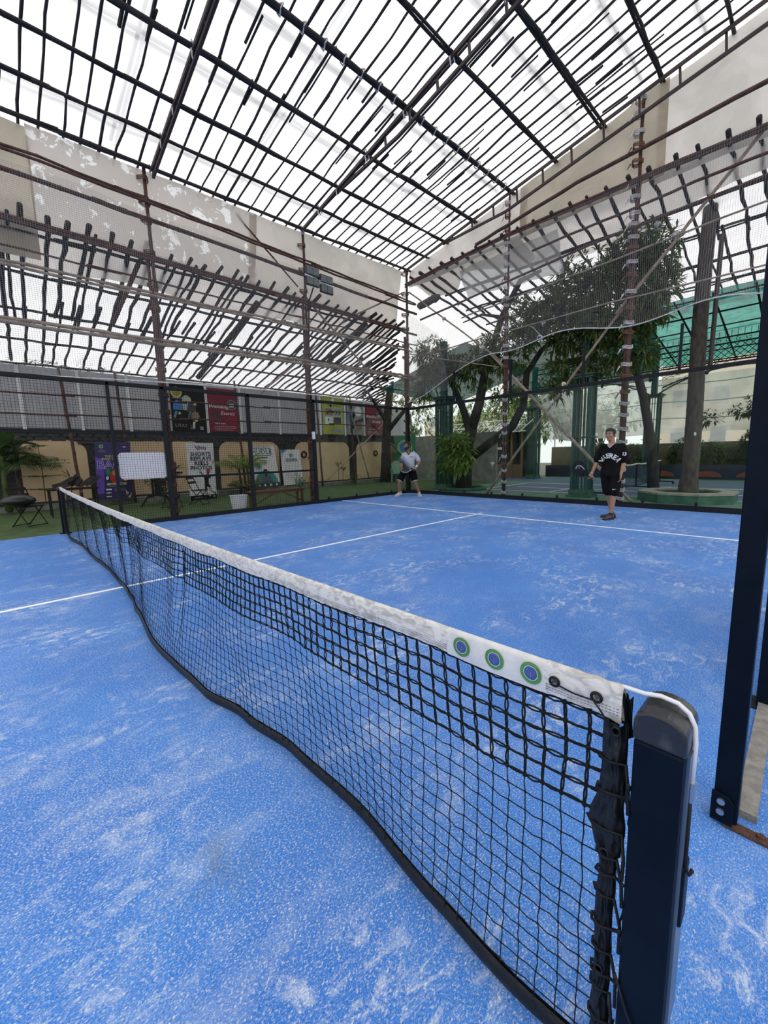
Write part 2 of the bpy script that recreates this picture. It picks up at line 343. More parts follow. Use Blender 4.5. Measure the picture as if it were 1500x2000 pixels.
# far left corner: concrete wall, hut; low wall at the back
mb = MB(); mb.box((-11.6, 17.0, -.1), (-5.6, 17.15, 2.42)); wb = struct('wall_back', mb, M_CONC, label='grey concrete wall behind the left court corner')
mb = MB(); mb.box((-11.3, 15.6, -.02), (-11.1, 17.0, 2.3)); struct('wall_back_corner', mb, M_CONC, label='end of the concrete wall beside the tree trunk')
mb = MB(); mb.box((-5.2, 22.3, -.1), (16, 22.5, 1.62)); struct('wall_far', mb, mk('olive cream plaster', (.24, .21, .13), .9, 0, (.13, .12, .07), .9, 6), label='low olive cream wall behind the bushes')
mb = MB(); mb.box((-5.2, 21.6, -.05), (16, 21.66, .62)); struct('baseboard_far', mb, mk('navy barrier', (.022, .032, .055), .7), label='low navy barrier in front of the far wall')
for x in (.35, 2.05, 3.5):
    mb = MB(); P = [(x + .5 * math.cos(a), 21.55, .1 + .26 * math.sin(a)) for a in [PI * k / 12 for k in range(13)]]; mb.prism(P, (0, .03, 0)); tag(mb.build('painted_arch', mk('orange paint', (.26, .075, .04), .8)), 'orange half-round painted board against the navy barrier' + {.35: ', left of the planter', 2.05: ', right behind the palm planter', 3.5: ', near the big dark post'}[x], 'board')
# building far behind the curtain and trees (cream facade blocks)
for i, (x0, x1, y, h) in enumerate(((-4, 16, 40, 9.5), (-30, -20, 40, 6.0))):
    b = thing('building', ['cream apartment block seen pale behind the lattice arches', 'pale house behind the trees at the left corner'][i], 'building'); mb = MB(); mb.box((x0, y, -.3), (x1, y + 6, h)); mb.build('wall', mk('pale peach facade', (.8, .7, .58), .9, 0, (.75, .64, .52), .6), b)
    for k in range(int((x1 - x0) / 2.6)):
        for fz in (1.8, 4.8):
            mb = MB(); xx = x0 + .8 + k * 2.6; mb.box((xx, y - .05, fz), (xx + 1.1, y, fz + 1.3)); w_ = mb.build('window', M_WHITE, b); mb = MB(); mb.box((xx + .08, y - .07, fz + .08), (xx + 1.02, y - .05, fz + 1.22)); mb.build('pane', M_SHEET, w_)
    rebase(b)

# ================================================================ roof over the court
def rz(x, y): return 7.85 + .18 * (x + 5.2) + .021 * (y - 10.2)
mb = MB(); mb.grid(lambda a, b: (-5.25 + a * 13.2, -5 + b * 15.35, rz(-5.25 + a * 13.2, -5 + b * 15.35) + .15 + .03 * noise.noise(Vector((a * 22, b * 26, 1.3)))), 60, 60)
roof = struct('ceiling', mb, M_ROOF, smooth=True, label='translucent white film roof on bamboo and steel framing')
def wob(P, amp, sc=1.3):
    s = random.uniform(0, 99); return [Vector(p) + Vector((noise.noise(Vector((i * sc, s, 0))), noise.noise(Vector((i * sc, s, 5))), noise.noise(Vector((i * sc, s, 9))))) * amp for i, p in enumerate(P)]
def pole(name, a, b, r, m, parent, n=7, sides=7, amp=.02, knots=True, **kw):
    mb = MB(); a = Vector(a); b = Vector(b); L = (b - a).length; n = max(2, int(L / .45)) if n is None else n
    P = wob([a.lerp(b, i / n) for i in range(n + 1)], amp); R = [r * (1.05 - .15 * i / n) * (1 if knots else random.uniform(.82, 1.2)) for i in range(n + 1)]
    if knots and r > .02:
        Q = []; QR = []
        for i in range(n + 1):
            if 0 < i < n:
                d = (P[i + 1] - P[i - 1]).normalized() * .018; Q += [P[i] - d, P[i], P[i] + d]; QR += [R[i], R[i] * 1.18, R[i]]
            else: Q.append(P[i]); QR.append(R[i])
        P, R = Q, QR
    mb.tube(P, R, sides); return mb.build(name, m, parent, smooth=True, **kw)
# purlins (long pairs running towards the back wall)
for i, x in enumerate((-5.17, -4.35, -3.5, -2.45, -1.2, -.02, 1.08, 2.28, 3.4, 4.6)):
    for k in range(2):
        dx = (k - .5) * .07; r = .036 if i in (0, 3, 4, 6) else .028
        y0 = -4.5
        while y0 < 10.2:
            y1 = min(10.42, y0 + random.uniform(4.5, 6)); o = 0 if k == 0 else .02
            pole('purlin', (x + dx, y0, rz(x, y0) - .06 - o), (x + dx + random.uniform(-.03, .03), y1 + .25, rz(x, y1 + .25) - .06 - o), r, M_STICK, roof, n=8, amp=.03); y0 = y1
            if y0 > 10: break
# battens (thin sticks running up the slope)
y = -1.6; nb = 0
while y < 10.15:
    x = -5.3
    while x < 5.6:
        Ln = random.uniform(2.6, 3.9); x1 = x + Ln; dy = random.uniform(-.05, .05); y1 = y + random.uniform(-.06, .06); yy = y + dy
        if nb < 245: pole('batten', (x - .25, yy, rz(x - .25, yy) + .0), (x1 + .25, y1, rz(x1 + .25, y1) + .0), random.uniform(.018, .026), M_STICK, roof, n=7, sides=5, amp=.035, knots=False); nb += 1
        x = x1
        if random.random() < .12 and nb < 245:
            xs = x - random.uniform(.3, 1.2); pole('batten', (xs, y1 + .05, rz(xs, y1) - .02), (xs + 1.6, y1 + .07, rz(xs + 1.6, y1) - .02), .015, M_STICK, roof, n=4, sides=5, amp=.02, knots=False); nb += 1
    y += random.uniform(.27, .36) if not (abs(y - 1.5) < .1) else .55
# outer poles lying on the film, seen faintly through it
for x in (-4.8, -3.0, -1.7, .5, 1.8, 2.9, 4.1):
    pole('outer_pole', (x, -4.5, rz(x, -4.5) + .24), (x + .1, 10.3, rz(x, 10.3) + .24), .035, M_BAMT, roof, n=20, amp=.05)
for y in (1.6, 4.1, 7.9):
    pole('outer_pole', (-5.3, y, rz(-5.3, y) + .27), (5.5, y + .2, rz(5.5, y) + .27), .028, M_BAMT, roof, n=12, amp=.05)
# steel ladder trusses
def truss(y, x0, x1, gap, lowstart=None):
    t = empty('truss', (0, 0, 0)); t.parent = roof
    mb = MB(); mb.bar((x0, y, rz(x0, y) - .12), (x1, y, rz(x1, y) - .12), .05, .06); mb.bar((x0, y - .05, rz(x0, y) - .15), (x1, y - .05, rz(x1, y) - .15), .012, .07); mb.build('top_chord', M_ANGLE, t)
    xs = x0 if lowstart is None else lowstart
    mb = MB(); f = (lambda x: gap * min(1, (x - xs) / 2.2) + .05) if lowstart is not None else (lambda x: gap)
    mb.bar((xs, y, rz(xs, y) - .12 - f(xs)), (xs + 2.2, y, rz(xs + 2.2, y) - .12 - f(xs + 2.2)), .05, .06); mb.bar((xs + 2.2, y, rz(xs + 2.2, y) - .12 - f(xs + 2.2)), (x1, y, rz(x1, y) - .12 - f(x1)), .05, .06); mb.build('bottom_chord', M_ANGLE, t)
    x = xs + .35
    while x < x1:
        mb = MB(); mb.bar((x, y, rz(x, y) - .12), (x + .03, y, rz(x, y) - .12 - f(x)), .04, .04, (0, 1, 0)); mb.build('rung', M_ANGLE, t); x += .72
    return t
truss(2.3, -5.15, 6.5, .13); truss(6.05, -5.15, 6.5, .27, -3.6); truss(10.22, -5.2, 6.5, .36, -3.5)
for x in (-5.15, -4.3, -3.5, -2.4, -1.2, -.02, 1.08, 2.28):
    for y in (2.3, 6.05):
        mb = MB(); mb.tube([(x - .03, y - .05, rz(x, y) - .02), (x - .05, y + .05, rz(x, y) - .2), (x + .04, y + .04, rz(x, y) - .2), (x + .02, y - .06, rz(x, y) - .03)], .014, 5); mb.tube([(x, y - .06, rz(x, y) - .15), (x + .03, y - .07, rz(x, y) - .32)], [.02, .006], 5); mb.build('tie', M_RAG, roof)
for y in np.arange(3.2, 10.2, .42):
    mb = MB(); x = -1.2; mb.tube([(x + .09 * math.cos(a), y + .03 * math.sin(a * 2), rz(x, y) - .06 + .07 * math.sin(a)) for a in [2 * PI * k / 8 for k in range(9)]], .013, 4); mb.build('tie', M_RAG, roof)
# ================================================================ tarps under the eaves
def sheet(name, F, nu, nv, m, label, cat='tarp', amp=.06, ax=0, sc=5):
    s = random.uniform(0, 50); mb = MB()
    def g(a, b):
        p = Vector(F(a, b)); d = noise.noise(Vector((a * sc, b * sc * .6, s))) * amp + noise.noise(Vector((a * sc * 3, b * sc * .9, s + 7))) * amp * .35
        p[ax] += d; return p
    mb.grid(g, nu, nv); return mb.build(name, m, None, smooth=True, label=label, cat=cat)
lo = lambda y: 5.93 if y < 9.4 else 5.93
def vt(x, y0, y1, zt=None, zb=None):
    return lambda a, b: (x + .34 * b, y0 + (y1 - y0) * a, (rz(x, y0 + (y1 - y0) * a) - .03) * b + (zb(a) if zb else 5.9) * (1 - b))
sheet('tarp', vt(-5.66, -5, .25, zb=lambda a: 5.35), 40, 12, M_TARPY, 'yellowish tarp hanging at the far left under the eave')
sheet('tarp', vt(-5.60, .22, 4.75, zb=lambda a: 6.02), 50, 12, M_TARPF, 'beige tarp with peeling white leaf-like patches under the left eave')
sheet('tarp', vt(-5.63, 4.55, 10.15, zb=lambda a: 5.92), 50, 12, M_TARP, 'plain beige tarp under the left eave behind the floodlight')
sheet('tarp', lambda a, b: (-5.2 + a * 4.4, 10.47, (rz(-5.2 + a * 4.4, 10.4) - .05) * b + (7.25 - .05 * math.sin(a * 6)) * (1 - b)), 50, 14, M_TARPB, 'pale pinkish tarp in the gable nearest the left corner', ax=1)
sheet('tarp', lambda a, b: (-1.0 + a * 3.4, 10.44, (rz(-1.0 + a * 3.4, 10.4) - .05) * b + 7.28 * (1 - b)), 50, 14, M_TARPY, 'yellowish stained tarp in the middle of the gable', ax=1)
sheet('tarp', lambda a, b: (2.2 + a * 5, 10.5, (rz(2.2 + a * 5, 10.4) - .05) * b + 7.2 * (1 - b)), 50, 14, M_TARPB, 'pale blotchy tarp at the right end of the gable', ax=1)
sheet('plastic_sheet', lambda a, b: (-3.2 + a * 3.2, 10.6 + .5 * (1 - b), 7.2 * b + (6.5 - .25 * a) * (1 - b)), 40, 10, M_CLEAR, 'cloudy plastic sheet hanging behind the gable rafters', 'plastic sheet', ax=1, amp=.12)
mb = MB()
for x in (-4.75, -4.45, -4.2): mb.blob((x, 10.62, 6.62 + .1 * (x + 4.5)), (.24, .12, .13), 9, 6, .15)
mb.build('cloth_bundle', mk('dark grey cloth', (.12, .12, .12), .9), smooth=True, label='dark grey cloth bundle slung under the rafters near the corner', cat='cloth')
# ================================================================ scaffold rows
def leanz(x): return 5.95 + (x + 5.45) * (5.95 - 4.45) / 6.05
sc = thing('bamboo_scaffold', 'tied reddish bamboo scaffold along the left side of the court', 'scaffold')
def vpost(parent, x, y, z0, z1, r, m=M_BAM, n=3, lash=True, rag=False):
    for k in range(n):
        a = 2 * PI * k / n + 1; zt = z1 if k == 0 else z0 + (z1 - z0) * random.uniform(.55, .8)
        pole('upright', (x + .9 * r * math.cos(a), y + .9 * r * math.sin(a), z0), (x + .9 * r * math.cos(a) + .02, y + .9 * r * math.sin(a), zt), r * .8, m, parent, n=10, amp=.02)
    if lash:
        z = z0 + .15
        while z < z1:
            mb = MB(); R = r * 2.15; mb.tube([(x + R * math.cos(a), y + R * math.sin(a), z + .02 * math.sin(a * 2) + .03 * k2) for k2 in range(3) for a in [2 * PI * k / 10 for k in range(11)]], .012, 4)
            if rag: mb.tube([(x - R, y - R, z), (x - R * 1.5, y - R * 1.5, z - .12)], [.02, .006], 4)
            mb.build('tie', M_RAG if rag and random.random() < .8 else M_ROPE, parent, smooth=True); z += random.uniform(.2, .4) if rag else random.uniform(.35, .7)
vpost(sc, -5.3, 2.12, 0, 7.7, .05, n=4); vpost(sc, -5.3, 6.08, 0, 7.75, .05, n=4); vpost(sc, -5.3, 10.32, 0, 7.85, .06, n=3)
for (z0, z1, r, two, m) in ((6.97, 6.75, .028, 1, M_BAM), (6.62, 6.45, .045, 0, M_BAM), (5.77, 5.72, .038, 1, M_BAM), (4.96, 5.1, .03, 1, M_BAMT), (3.95, 4.15, .04, 1, M_BAMT), (5.3, 5.35, .02, 0, M_BAM)):
    for k in range(1 + two):
        y = -3.0
        while y < 10.2:
            y1 = min(10.5, y + random.uniform(4, 5)); f = lambda q: z0 + (z1 - z0) * max(0, q) / 10 + k * .08
            pole('ledger', (-5.2 - .03 * k, y - .3, f(y)), (-5.2 - .03 * k, y1 + .3, f(y1)), r, m, sc, n=9, amp=.035); y = y1
            if y > 10: break
pole('brace', (-5.35, 4.2, 7.5), (-5.35, 5.93, 6.2), .022, M_BAM, sc); pole('brace', (-5.35, 6.0, 6.1), (-5.35, 9.3, 3.6), .03, M_BAMT, sc)
pole('brace', (-5.35, 4.46, 3.05), (-5.35, 7.6, 5.6), .022, M_BAMT, sc); pole('brace', (-5.3, 7.5, 5.6), (-5.3, 10.3, 7.1), .026, M_BAMT, sc)
pole('brace', (-5.6, 2.2, 6.3), (-6.5, 1.5, 4.6), .05, M_BAM, sc); pole('brace', (-6.2, 8.2, 3.5), (-7.4, 10.2, .5), .025, M_BAMT, sc)
rebase(sc)
# side walls' second row of poles near the boundary (carry the low end of the lean-to)
s2 = thing('bamboo_scaffold', 'thin dark bamboo posts and rails close to the boundary wall at left', 'scaffold')
for y, zt in ((1.15, 4.3), (2.6, 4.3), (6.6, 4.45), (10.4, 4.5), (12.4, 4.3)):
    pole('upright', (-10.8, y - .15, 0), (-10.75, y - .35, zt), .045, M_BAM, s2, n=10)
for z in (3.45, 2.85):
    for k in range(5): pole('ledger', (-10.68, -2.5 + k * 3.3, z + .02 * k), (-10.68, 1.1 + k * 3.3, z - .02 + .02 * k), .026, M_BAM, s2, n=8)
pole('brace', (-10.6, 10.4, .3), (-10.6, 14.2, 3.1), .03, M_BAMT, s2); pole('brace', (-10.5, 12.8, 3.3), (-10.5, 15.9, 1.0), .03, M_BAM, s2)
rebase(s2)
bs = thing('bamboo_scaffold', 'bamboo scaffold with white rag ties behind the glass back wall', 'scaffold')
vpost(bs, -1.3, 10.32, 0, 8.5, .035, n=2, rag=True); vpost(bs, 1.9, 10.32, 0, 9.05, .05, n=3, rag=True)
for (P, r, m) in (([(-2.3, 7.52), (.6, 7.86), (6.5, 8.1)], .045, M_BAM), ([(-5.2, 7.3), (-1.2, 7.42), (6.5, 7.2)], .04, M_BAM), ([(-5.2, 7.22), (-1.2, 7.36), (6.5, 7.14)], .03, M_BAM),
                  ([(-4.5, 5.95), (.9, 6.32), (6.5, 6.45)], .03, M_BAM), ([(-2.8, 5.6), (1.6, 5.8), (6.5, 6.05)], .02, M_BAMT), ([(-4.9, 4.78), (1.57, 4.87), (6.5, 4.72)], .018, M_BAMT), ([(-.5, 6.72), (3, 6.78), (6.5, 6.8)], .03, M_BAM)):
    mb = MB(); Q = []
    for i in range(len(P) - 1):
        for k in range(8): t = k / 8; Q.append((P[i][0] * (1 - t) + P[i + 1][0] * t, 10.22, P[i][1] * (1 - t) + P[i + 1][1] * t))
    Q.append((P[-1][0], 10.22, P[-1][1])); mb.tube(wob(Q, .035), r, 7); mb.build('ledger', m, bs, smooth=True)
pole('brace', (-5.2, 10.42, 7.1), (-1.5, 10.42, 4.1), .024, M_BAMT, bs, n=8); pole('brace', (-1.9, 10.45, 4.4), (2.2, 10.45, .02), .045, M_BAMT, bs, n=10)
pole('brace', (-2.05, 10.5, .02), (1.7, 10.5, 4.75), .035, M_BAMT, bs, n=10); pole('brace', (1.6, 10.36, 4.6), (4.3, 10.36, 7.6), .035, M_BAMT, bs, n=8)
pole('brace', (-5.1, 10.2, 4.95), (-1.5, 10.3, 3.9), .016, M_BAMT, bs, n=8)
for (x, z) in ((-3.6, 5.8), (-2.1, 4.6), (-1.7, 1.05), (.1, 2.7), (.4, 3.15), (1.9, 5.1), (2.7, 5.95), (-.2, 4.85), (2.35, 6.3), (-3, 6.1)):
    mb = MB(); mb.blob((x, 10.36, z), (.07, .06, .05), 7, 5, .25); mb.tube([(x, 10.3, z), (x + .03, 10.28, z - .14)], [.02, .006], 4); mb.build('tie', M_RAG, bs, smooth=True)
rebase(bs)
# ================================================================ lean-to roofs
l1 = thing('lean_to_roof', 'white sheet lean-to on dark sticks sloping down to the left boundary wall', 'roof')
mb = MB(); mb.grid(lambda a, b: (-5.62 - 6.0 * a, -5 + 20.5 * b, leanz(-5.5 - 6.1 * a) + .15 - .1 * math.sin(a * PI) + .03 * noise.noise(Vector((a * 9, b * 30, 2)))), 30, 60); mb.f = [f for f in mb.f if not (mb.v[f[0]][1] > 10.3 and mb.v[f[0]][0] > -5.4 - (mb.v[f[0]][1] - 10.3) * 1.25)]; mb.build('sheet', M_LEANF, l1, smooth=True)
mb = MB(); mb.grid(lambda a, b: (-5.64 - (1.1 + .5 * math.sin(b * 17) * .6) * a, -1 + 11.3 * b, leanz(-5.64 - 1.3 * a) + .10 - .1 * math.sin((1.3 * a) / 6.1 * PI) + .02 * noise.noise(Vector((a * 9, b * 30, 5)))), 8, 60); mb.build('patch_sheet', M_TARPB, l1, smooth=True, label='beige patch sheet')
y = -2.4; cnt = 0
while y < 15.2:
    x0 = -5.35 + random.uniform(-.12, .12) - max(0, y - 10.2) * 1.25
    mid = min(-8.4, x0 - 2) + random.uniform(-.6, .6); z = lambda x: leanz(x) - .1 * math.sin((x + 5.5) / -6.1 * PI) * (1 if x < -5.5 else 0)
    d = random.uniform(-.08, .08)
    pole('rafter', (x0 + .04, y, z(x0) + .1), (mid - .3, y + d, z(mid - .3) - .02), random.uniform(.034, .048), M_STICK, l1, n=8, sides=6, amp=.06, knots=False)
    pole('rafter', (mid + .4, y + .05, z(mid + .4) - .02), (-11.4, y + d + .05, z(-11.4) - .02), random.uniform(.028, .04), M_STICK, l1, n=7, sides=6, amp=.05, knots=False)
    if random.random() < .35: pole('rafter', (x0, y + .1, z(x0) - .03), (min(-9.0, x0 - 1.5), y + .16 + d, z(-9.0) - .04), .032, M_STICK, l1, n=7, sides=6, amp=.06, knots=False)
    y += random.uniform(.3, .42); cnt += 1
for x in (-5.6, -6.9, -8.4, -9.9, -11.3):
    for k in range(5 if x < -9 else 4 if x < -7 else 3): pole('purlin', (x, -3 + 3.8 * k - .3, leanz(x) - .12), (x + random.uniform(-.08, .08), .9 + 3.8 * k + .3, leanz(x) - .12), .034, M_STICK, l1, n=8, amp=.04)
pole('post', (-5.9, 4.95, 5.7), (-8.6, 4.1, 4.0), .085, M_STICK, l1, n=5); pole('post', (-5.8, 8.9, 5.9), (-7.6, 8.5, 4.9), .07, M_STICK, l1, n=5)
rebase(l1)
l2 = thing('lean_to_roof', 'white sheet lean-to on dark sticks behind the back wall, above the mango tree', 'roof')
def l2z(y): return 7.33 - .17 * (y - 10.4)
mb = MB(); mb.grid(lambda a, b: (-5.3 + 13.4 * a, 10.7 + 6.1 * b, l2z(10.7 + 6.1 * b) + .17 + .03 * noise.noise(Vector((a * 20, b * 9, 2)))), 50, 24); mb.build('sheet', M_LEANF, l2, smooth=True)
mb = MB(); mb.grid(lambda a, b: (-1.4 + 7.8 * a, 10.5 + (1.5 + .5 * math.sin(a * 7)) * b, l2z(10.5 + 2 * b) + .125 + .02 * noise.noise(Vector((a * 20, b * 9, 7)))), 40, 10); mb.build('patch_sheet', M_TARPB, l2, smooth=True, label='beige patch sheet')
mb = MB(); mb.grid(lambda a, b: (-5.1 + 4.0 * a, 10.5 + (.9 + .5 * math.sin(a * 9)) * b, l2z(10.5 + 1.4 * b) + .115 + .02 * noise.noise(Vector((a * 20, b * 9, 7)))), 40, 10); mb.build('patch_sheet', M_TARP, l2, smooth=True, label='beige patch sheet')
x = -4.9
while x < 6.5:
    y1 = 16.7 if x > -3.9 else 13.5
    pole('rafter', (x, 10.15, l2z(10.15) + .06), (x + random.uniform(-.12, .12), 13.6, l2z(13.6) - .01), random.uniform(.036, .046), M_STICK, l2, n=8, sides=6, amp=.06, knots=False)
    if x > -5: pole('rafter', (x + .07, 13.0, l2z(13.0) - .03), (x + random.uniform(-.1, .1), 16.8, l2z(16.8)), random.uniform(.028, .04), M_STICK, l2, n=8, sides=6, amp=.06, knots=False)
    x += random.uniform(.38, .5)
for y in (11.6, 12.9, 14.3, 15.6, 16.7): pole('purlin', (-4.5, y, l2z(y) - .07), (6.8, y + .2, l2z(y) - .07), .03, M_STICK, l2, n=16, amp=.05); pole('purlin', (-4.0, y + .05, l2z(y) - .1), (6.8, y + .25, l2z(y) - .1), .022, M_STICK, l2, n=16, amp=.05)
rebase(l2)
l3 = thing('shade_roof', 'teal corrugated shade sheet over the far pickleball court', 'roof')
mb = MB(); mb.grid(lambda a, b: (-1.5 + 17 * a, 15.8 + 6.4 * b, 6.15 - .16 * 6.4 * b + .035 * math.sin(b * 70) + .03 * math.sin(a * 30)), 60, 110); mb.build('sheet', M_TEAL, l3, smooth=True)
for k in range(14): pole('rafter', (-1.4 + k * 1.0, 15.8, 6.1), (-1.4 + k * 1.0, 22.1, 5.05), .03, M_BLACK, l3, n=4, amp=0, knots=False)
for k in range(6): pole('purlin', (-1.5, 15.9 + k * 1.2, 6.02 - .19 * k), (13, 15.9 + k * 1.2, 6.02 - .19 * k), .025, M_BLACK, l3, n=4, amp=0, knots=False)
rebase(l3)
mb = MB(); mb.grid(lambda a, b: (-8.5 + 4.6 * a, 12 + 5.2 * b, 4.3 + 1.1 * a - .35 * b - .25 * math.sin(a * PI) * math.sin(b * PI)), 24, 24); mb.build('shade_cloth', M_DGRN, smooth=True, label='dark green shade cloth stretched behind the left court corner', cat='shade cloth')
sheet('shade_cloth', lambda a, b: (-5.2 + 6.0 * a, 16.9 + .4 * a, 3.9 + 2.3 * b), 30, 12, M_DGRN, 'dark green shade cloth hanging behind the mango tree', 'shade cloth', ax=1, amp=.15)
# ================================================================ court enclosure
def post(x, y, z1, label, w=.06, d=.08, z0=0, foot=True, m=None, group=None):
    t = thing('steel_post', label, 'post', group); mb = MB(); mb.box((x - w / 2, y - d / 2, z0), (x + w / 2, y + d / 2, z1)); mb.build('tube', m or M_BLACK, t, bevel=.004)
    if foot and z0 < .1:
        mb = MB(); mb.box((x - .07, y - .07, 0), (x + .07, y + .07, .008)); mb.build('base_plate', M_BLACK, t)
    return rebase(t)
OL = {.98: 'slim black post beside the white board, nearest the entrance on the left', 2.0: 'black post tied to the thick bamboo upright on the left fence', 4.0: 'black fence post between the white bin and the bench', 6.0: 'thick black post where wire mesh meets glass on the left'}
for y, lab in OL.items(): post(-5, y, 3.02, lab, .07, .09 if y != .98 else .06)
post(-5.0, 10.03, 3.05, 'black corner post at the far left corner of the court', .08, .08)
for i, x in enumerate((-3, -1, 1, 3)):
    post(x, 10.09, 4.0, ['first', 'second', 'third', 'fourth'][i] + ' black back wall post from the left corner, rising above the glass', .05, .07, z0=3.04)
def rail(name, a, b, w, h, label, cat='rail', clamps=(), m=None):
    t = thing(name, label, cat); mb = MB(); mb.bar(a, b, w, h); mb.build('bar', m or M_BLACK, t, bevel=.004)
    for c in clamps: mb = MB(); mb.blob(c, (.035, .035, .045), 8, 6); mb.build('clamp', M_BLACK, t, smooth=True)
    return rebase(t)
rail('top_rail', (-5, -1, 3.0), (-5, 10, 3.0), .07, .08, 'black top rail along the left fence and glass', clamps=[(-4.94, y, 2.9) for y in (6.6, 7.4, 8.6, 9.4)])
rail('top_rail', (-5, 10.03, 3.0), (5, 10.03, 3.0), .07, .08, 'black top rail along the glass back wall', clamps=[(x + d, 9.97, 2.9) for x in (-5, -3, -1, 1, 3) for d in (.5, 1.5)])
rail('base_rail', (-5, 1.0, .05), (-5, 10, .05), .06, .1, 'black base rail along the left side of the court', clamps=[(-4.95, y, .14) for y in (6.4, 7.5, 8.4, 9.1, 9.7)])
rail('base_rail', (-5, 10.03, .06), (5, 10.03, .06), .06, .12, 'black base rail under the glass back wall', clamps=[(x + d, 9.97, .17) for x in (-5, -3, -1, 1, 3) for d in (.5, 1.5)])
# glass panes
GL = ['beside the thick post on the left', 'meeting the corner on the left']
for i, y in enumerate((6.05, 8.0)):
    mb = MB(); mb.box((-5.006, y + .006, .1), (-4.994, y + 1.944, 2.97)); mb.build('glass_panel', M_GLASS, label='clear glass wall panel ' + GL[i], cat='glass panel', group='glass panels around the back court')
for i, x in enumerate((-5, -3, -1, 1, 3)):
    mb = MB(); mb.box((x + .006, 9.994, .11), (x + 1.994, 10.006, 2.97))
    mb.build('glass_panel', M_GLASS, label='clear glass back wall panel, ' + ['in the left corner behind the bearded player', 'in front of the leafy mango trunk', 'crossed by the tan bamboo brace left of the green column', 'behind the player in black', 'in front of the palm trunk planter'][i], cat='glass panel', group='glass panels around the back court')
# welded wire mesh
def mesh_panel(y0, y1, z0, z1, label, rails=(), x=-5.0):
    t = thing('mesh_panel', label, 'fence panel', 'wire mesh panels of the left fence'); mb = MB(); s = .05; r = .0022
    y = y0 + s / 2
    while y < y1: mb.bar((x, y, z0), (x, y, z1), r * 2, r * 2, (1, 0, 0)); y += s
    z = z0 + s / 2
    while z < z1: mb.bar((x + .004, y0, z), (x + .004, y1, z), r * 2, r * 2); z += s
    mb.build('wire_mesh', M_FENCE, t, kind='stuff')
    for zz in rails: mb = MB(); mb.bar((x - .02, y0, zz), (x - .02, y1, zz), .03, .05); mb.build('cross_rail', M_BLACK, t)
    return rebase(t)
mesh_panel(-1, .95, 2.0, 2.96, 'dark wire mesh panel above the open entrance at far left', (2.0,))
mesh_panel(1.01, 1.96, .1, 2.96, 'dark wire mesh panel in front of the white board', (2.0,))
mesh_panel(2.04, 3.95, .1, 2.96, 'dark wire mesh panel in front of the SHORTS banner and black chairs', (1.0, 2.0))
mesh_panel(4.05, 5.95, .1, 2.96, 'dark wire mesh panel in front of the wooden bench', (1.0, 2.0))
# white rounded board on the fence
mb = MB(); P = []; y0, y1, z0, z1, R = 1.04, 1.97, 1.0, 1.58, .09
for cy, cz, a0 in ((y1 - R, z1 - R, 0), (y0 + R, z1 - R, 90), (y0 + R, z0 + R, 180), (y1 - R, z0 + R, 270)):
    for k in range(6): a = math.radians(a0 + 90 * k / 5); P.append((-5.045, cy + R * math.cos(a), cz + R * math.sin(a)))
mb.prism(P, (.015, 0, 0)); mb.build('blank_board', mk('white board', (.95, .93, 1.0), .4, 0, (.93, .91, .98), 3), label='blank white board with rounded corners hung on the wire mesh', cat='board')
mb = MB(); mb.box((-4.97, 5.9, 1.9), (-4.9, 5.98, 2.12)); mb.build('switch_box', M_WHITEP, label='small white box fixed high on the thick black post', cat='box', bevel=.01)
# near side wall at right: big post, next post, base strip
t = thing('steel_post', 'big dark steel post with bolted foot beside the entrance at right', 'post')
mb = MB(); mb.box((4.987, .965, .02), (5.057, 1.04, 3.9)); mb.build('tube', M_NAVY, t, bevel=.004)
mb = MB(); P = [(4.975, .958, .0), (5.045, .958, .0)]; mb.prism([(4.982, .96, .015), (5.045, .96, .015), (5.045, .96, .10), (5.03, .96, .125), (4.982, .96, .13)], (0, -.008, 0)); mb.build('joint_plate', M_NAVY, t, bevel=.002)
for z in (.06, .1): mb = MB(); mb.tube([(5.01, .952, z), (5.01, .944, z)], .012, 8); mb.build('bolt', M_STEEL, t)
mb = MB(); mb.box((5.02, .955, 0), (5.15, .995, .014)); mb.build('foot', M_RUST, t, bevel=.004)
mb = MB(); mb.tube([(5.12, .975, .014), (5.12, .975, .024)], .012, 8); mb.build('foot_bolt', M_RUST, t); rebase(t)
post(5.07, 2.0, 3.9, 'second dark post behind the big post at right', .07, .08, m=M_NAVY)
t = thing('mesh_panel', 'dark framed side panel just visible at the right edge', 'fence panel'); 
mb = MB(); mb.box((5.11, 1.98, .08), (5.15, 2.06, 3.0)); mb.build('frame', M_NAVY, t); mb = MB(); mb.box((5.1, 1.96, 1.06), (5.18, 1.975, 1.14)); mb.build('bracket', M_NAVY, t); mb = MB(); mb.tube([(5.13, 1.962, 1.1), (5.13, 1.95, 1.1)], .012, 8); mb.build('bolt', M_STEEL, t)
mb = MB()
for k in range(36): mb.bar((5.09, 2.08 + k * .05, .1), (5.09, 2.08 + k * .05, 2.96), .0044, .0044, (1, 0, 0))
for k in range(57): mb.bar((5.094, 2.06, .12 + k * .05), (5.094, 3.95, .12 + k * .05), .0044, .0044)
mb.build('wire_mesh', M_FENCE, t, kind='stuff'); rebase(t)
mb = MB(); mb.box((5.045, 1.05, .0), (5.105, 9.95, .03)); mb.build('kerb_strip', mk('sandy concrete strip', (.26, .25, .23), .9, 0, (.17, .16, .15), 25, 6, bump=.5), label='sandy concrete strip at the foot of the right side wall', cat='kerb')
mb = MB(); mb.box((5.06, 9.6, .02), (5.12, 9.98, 3)); 
t = rail('top_rail', (5.05, 1.0, 3.85), (5.05, 10, 3.85), .06, .08, 'dark top rail above the right side wall')
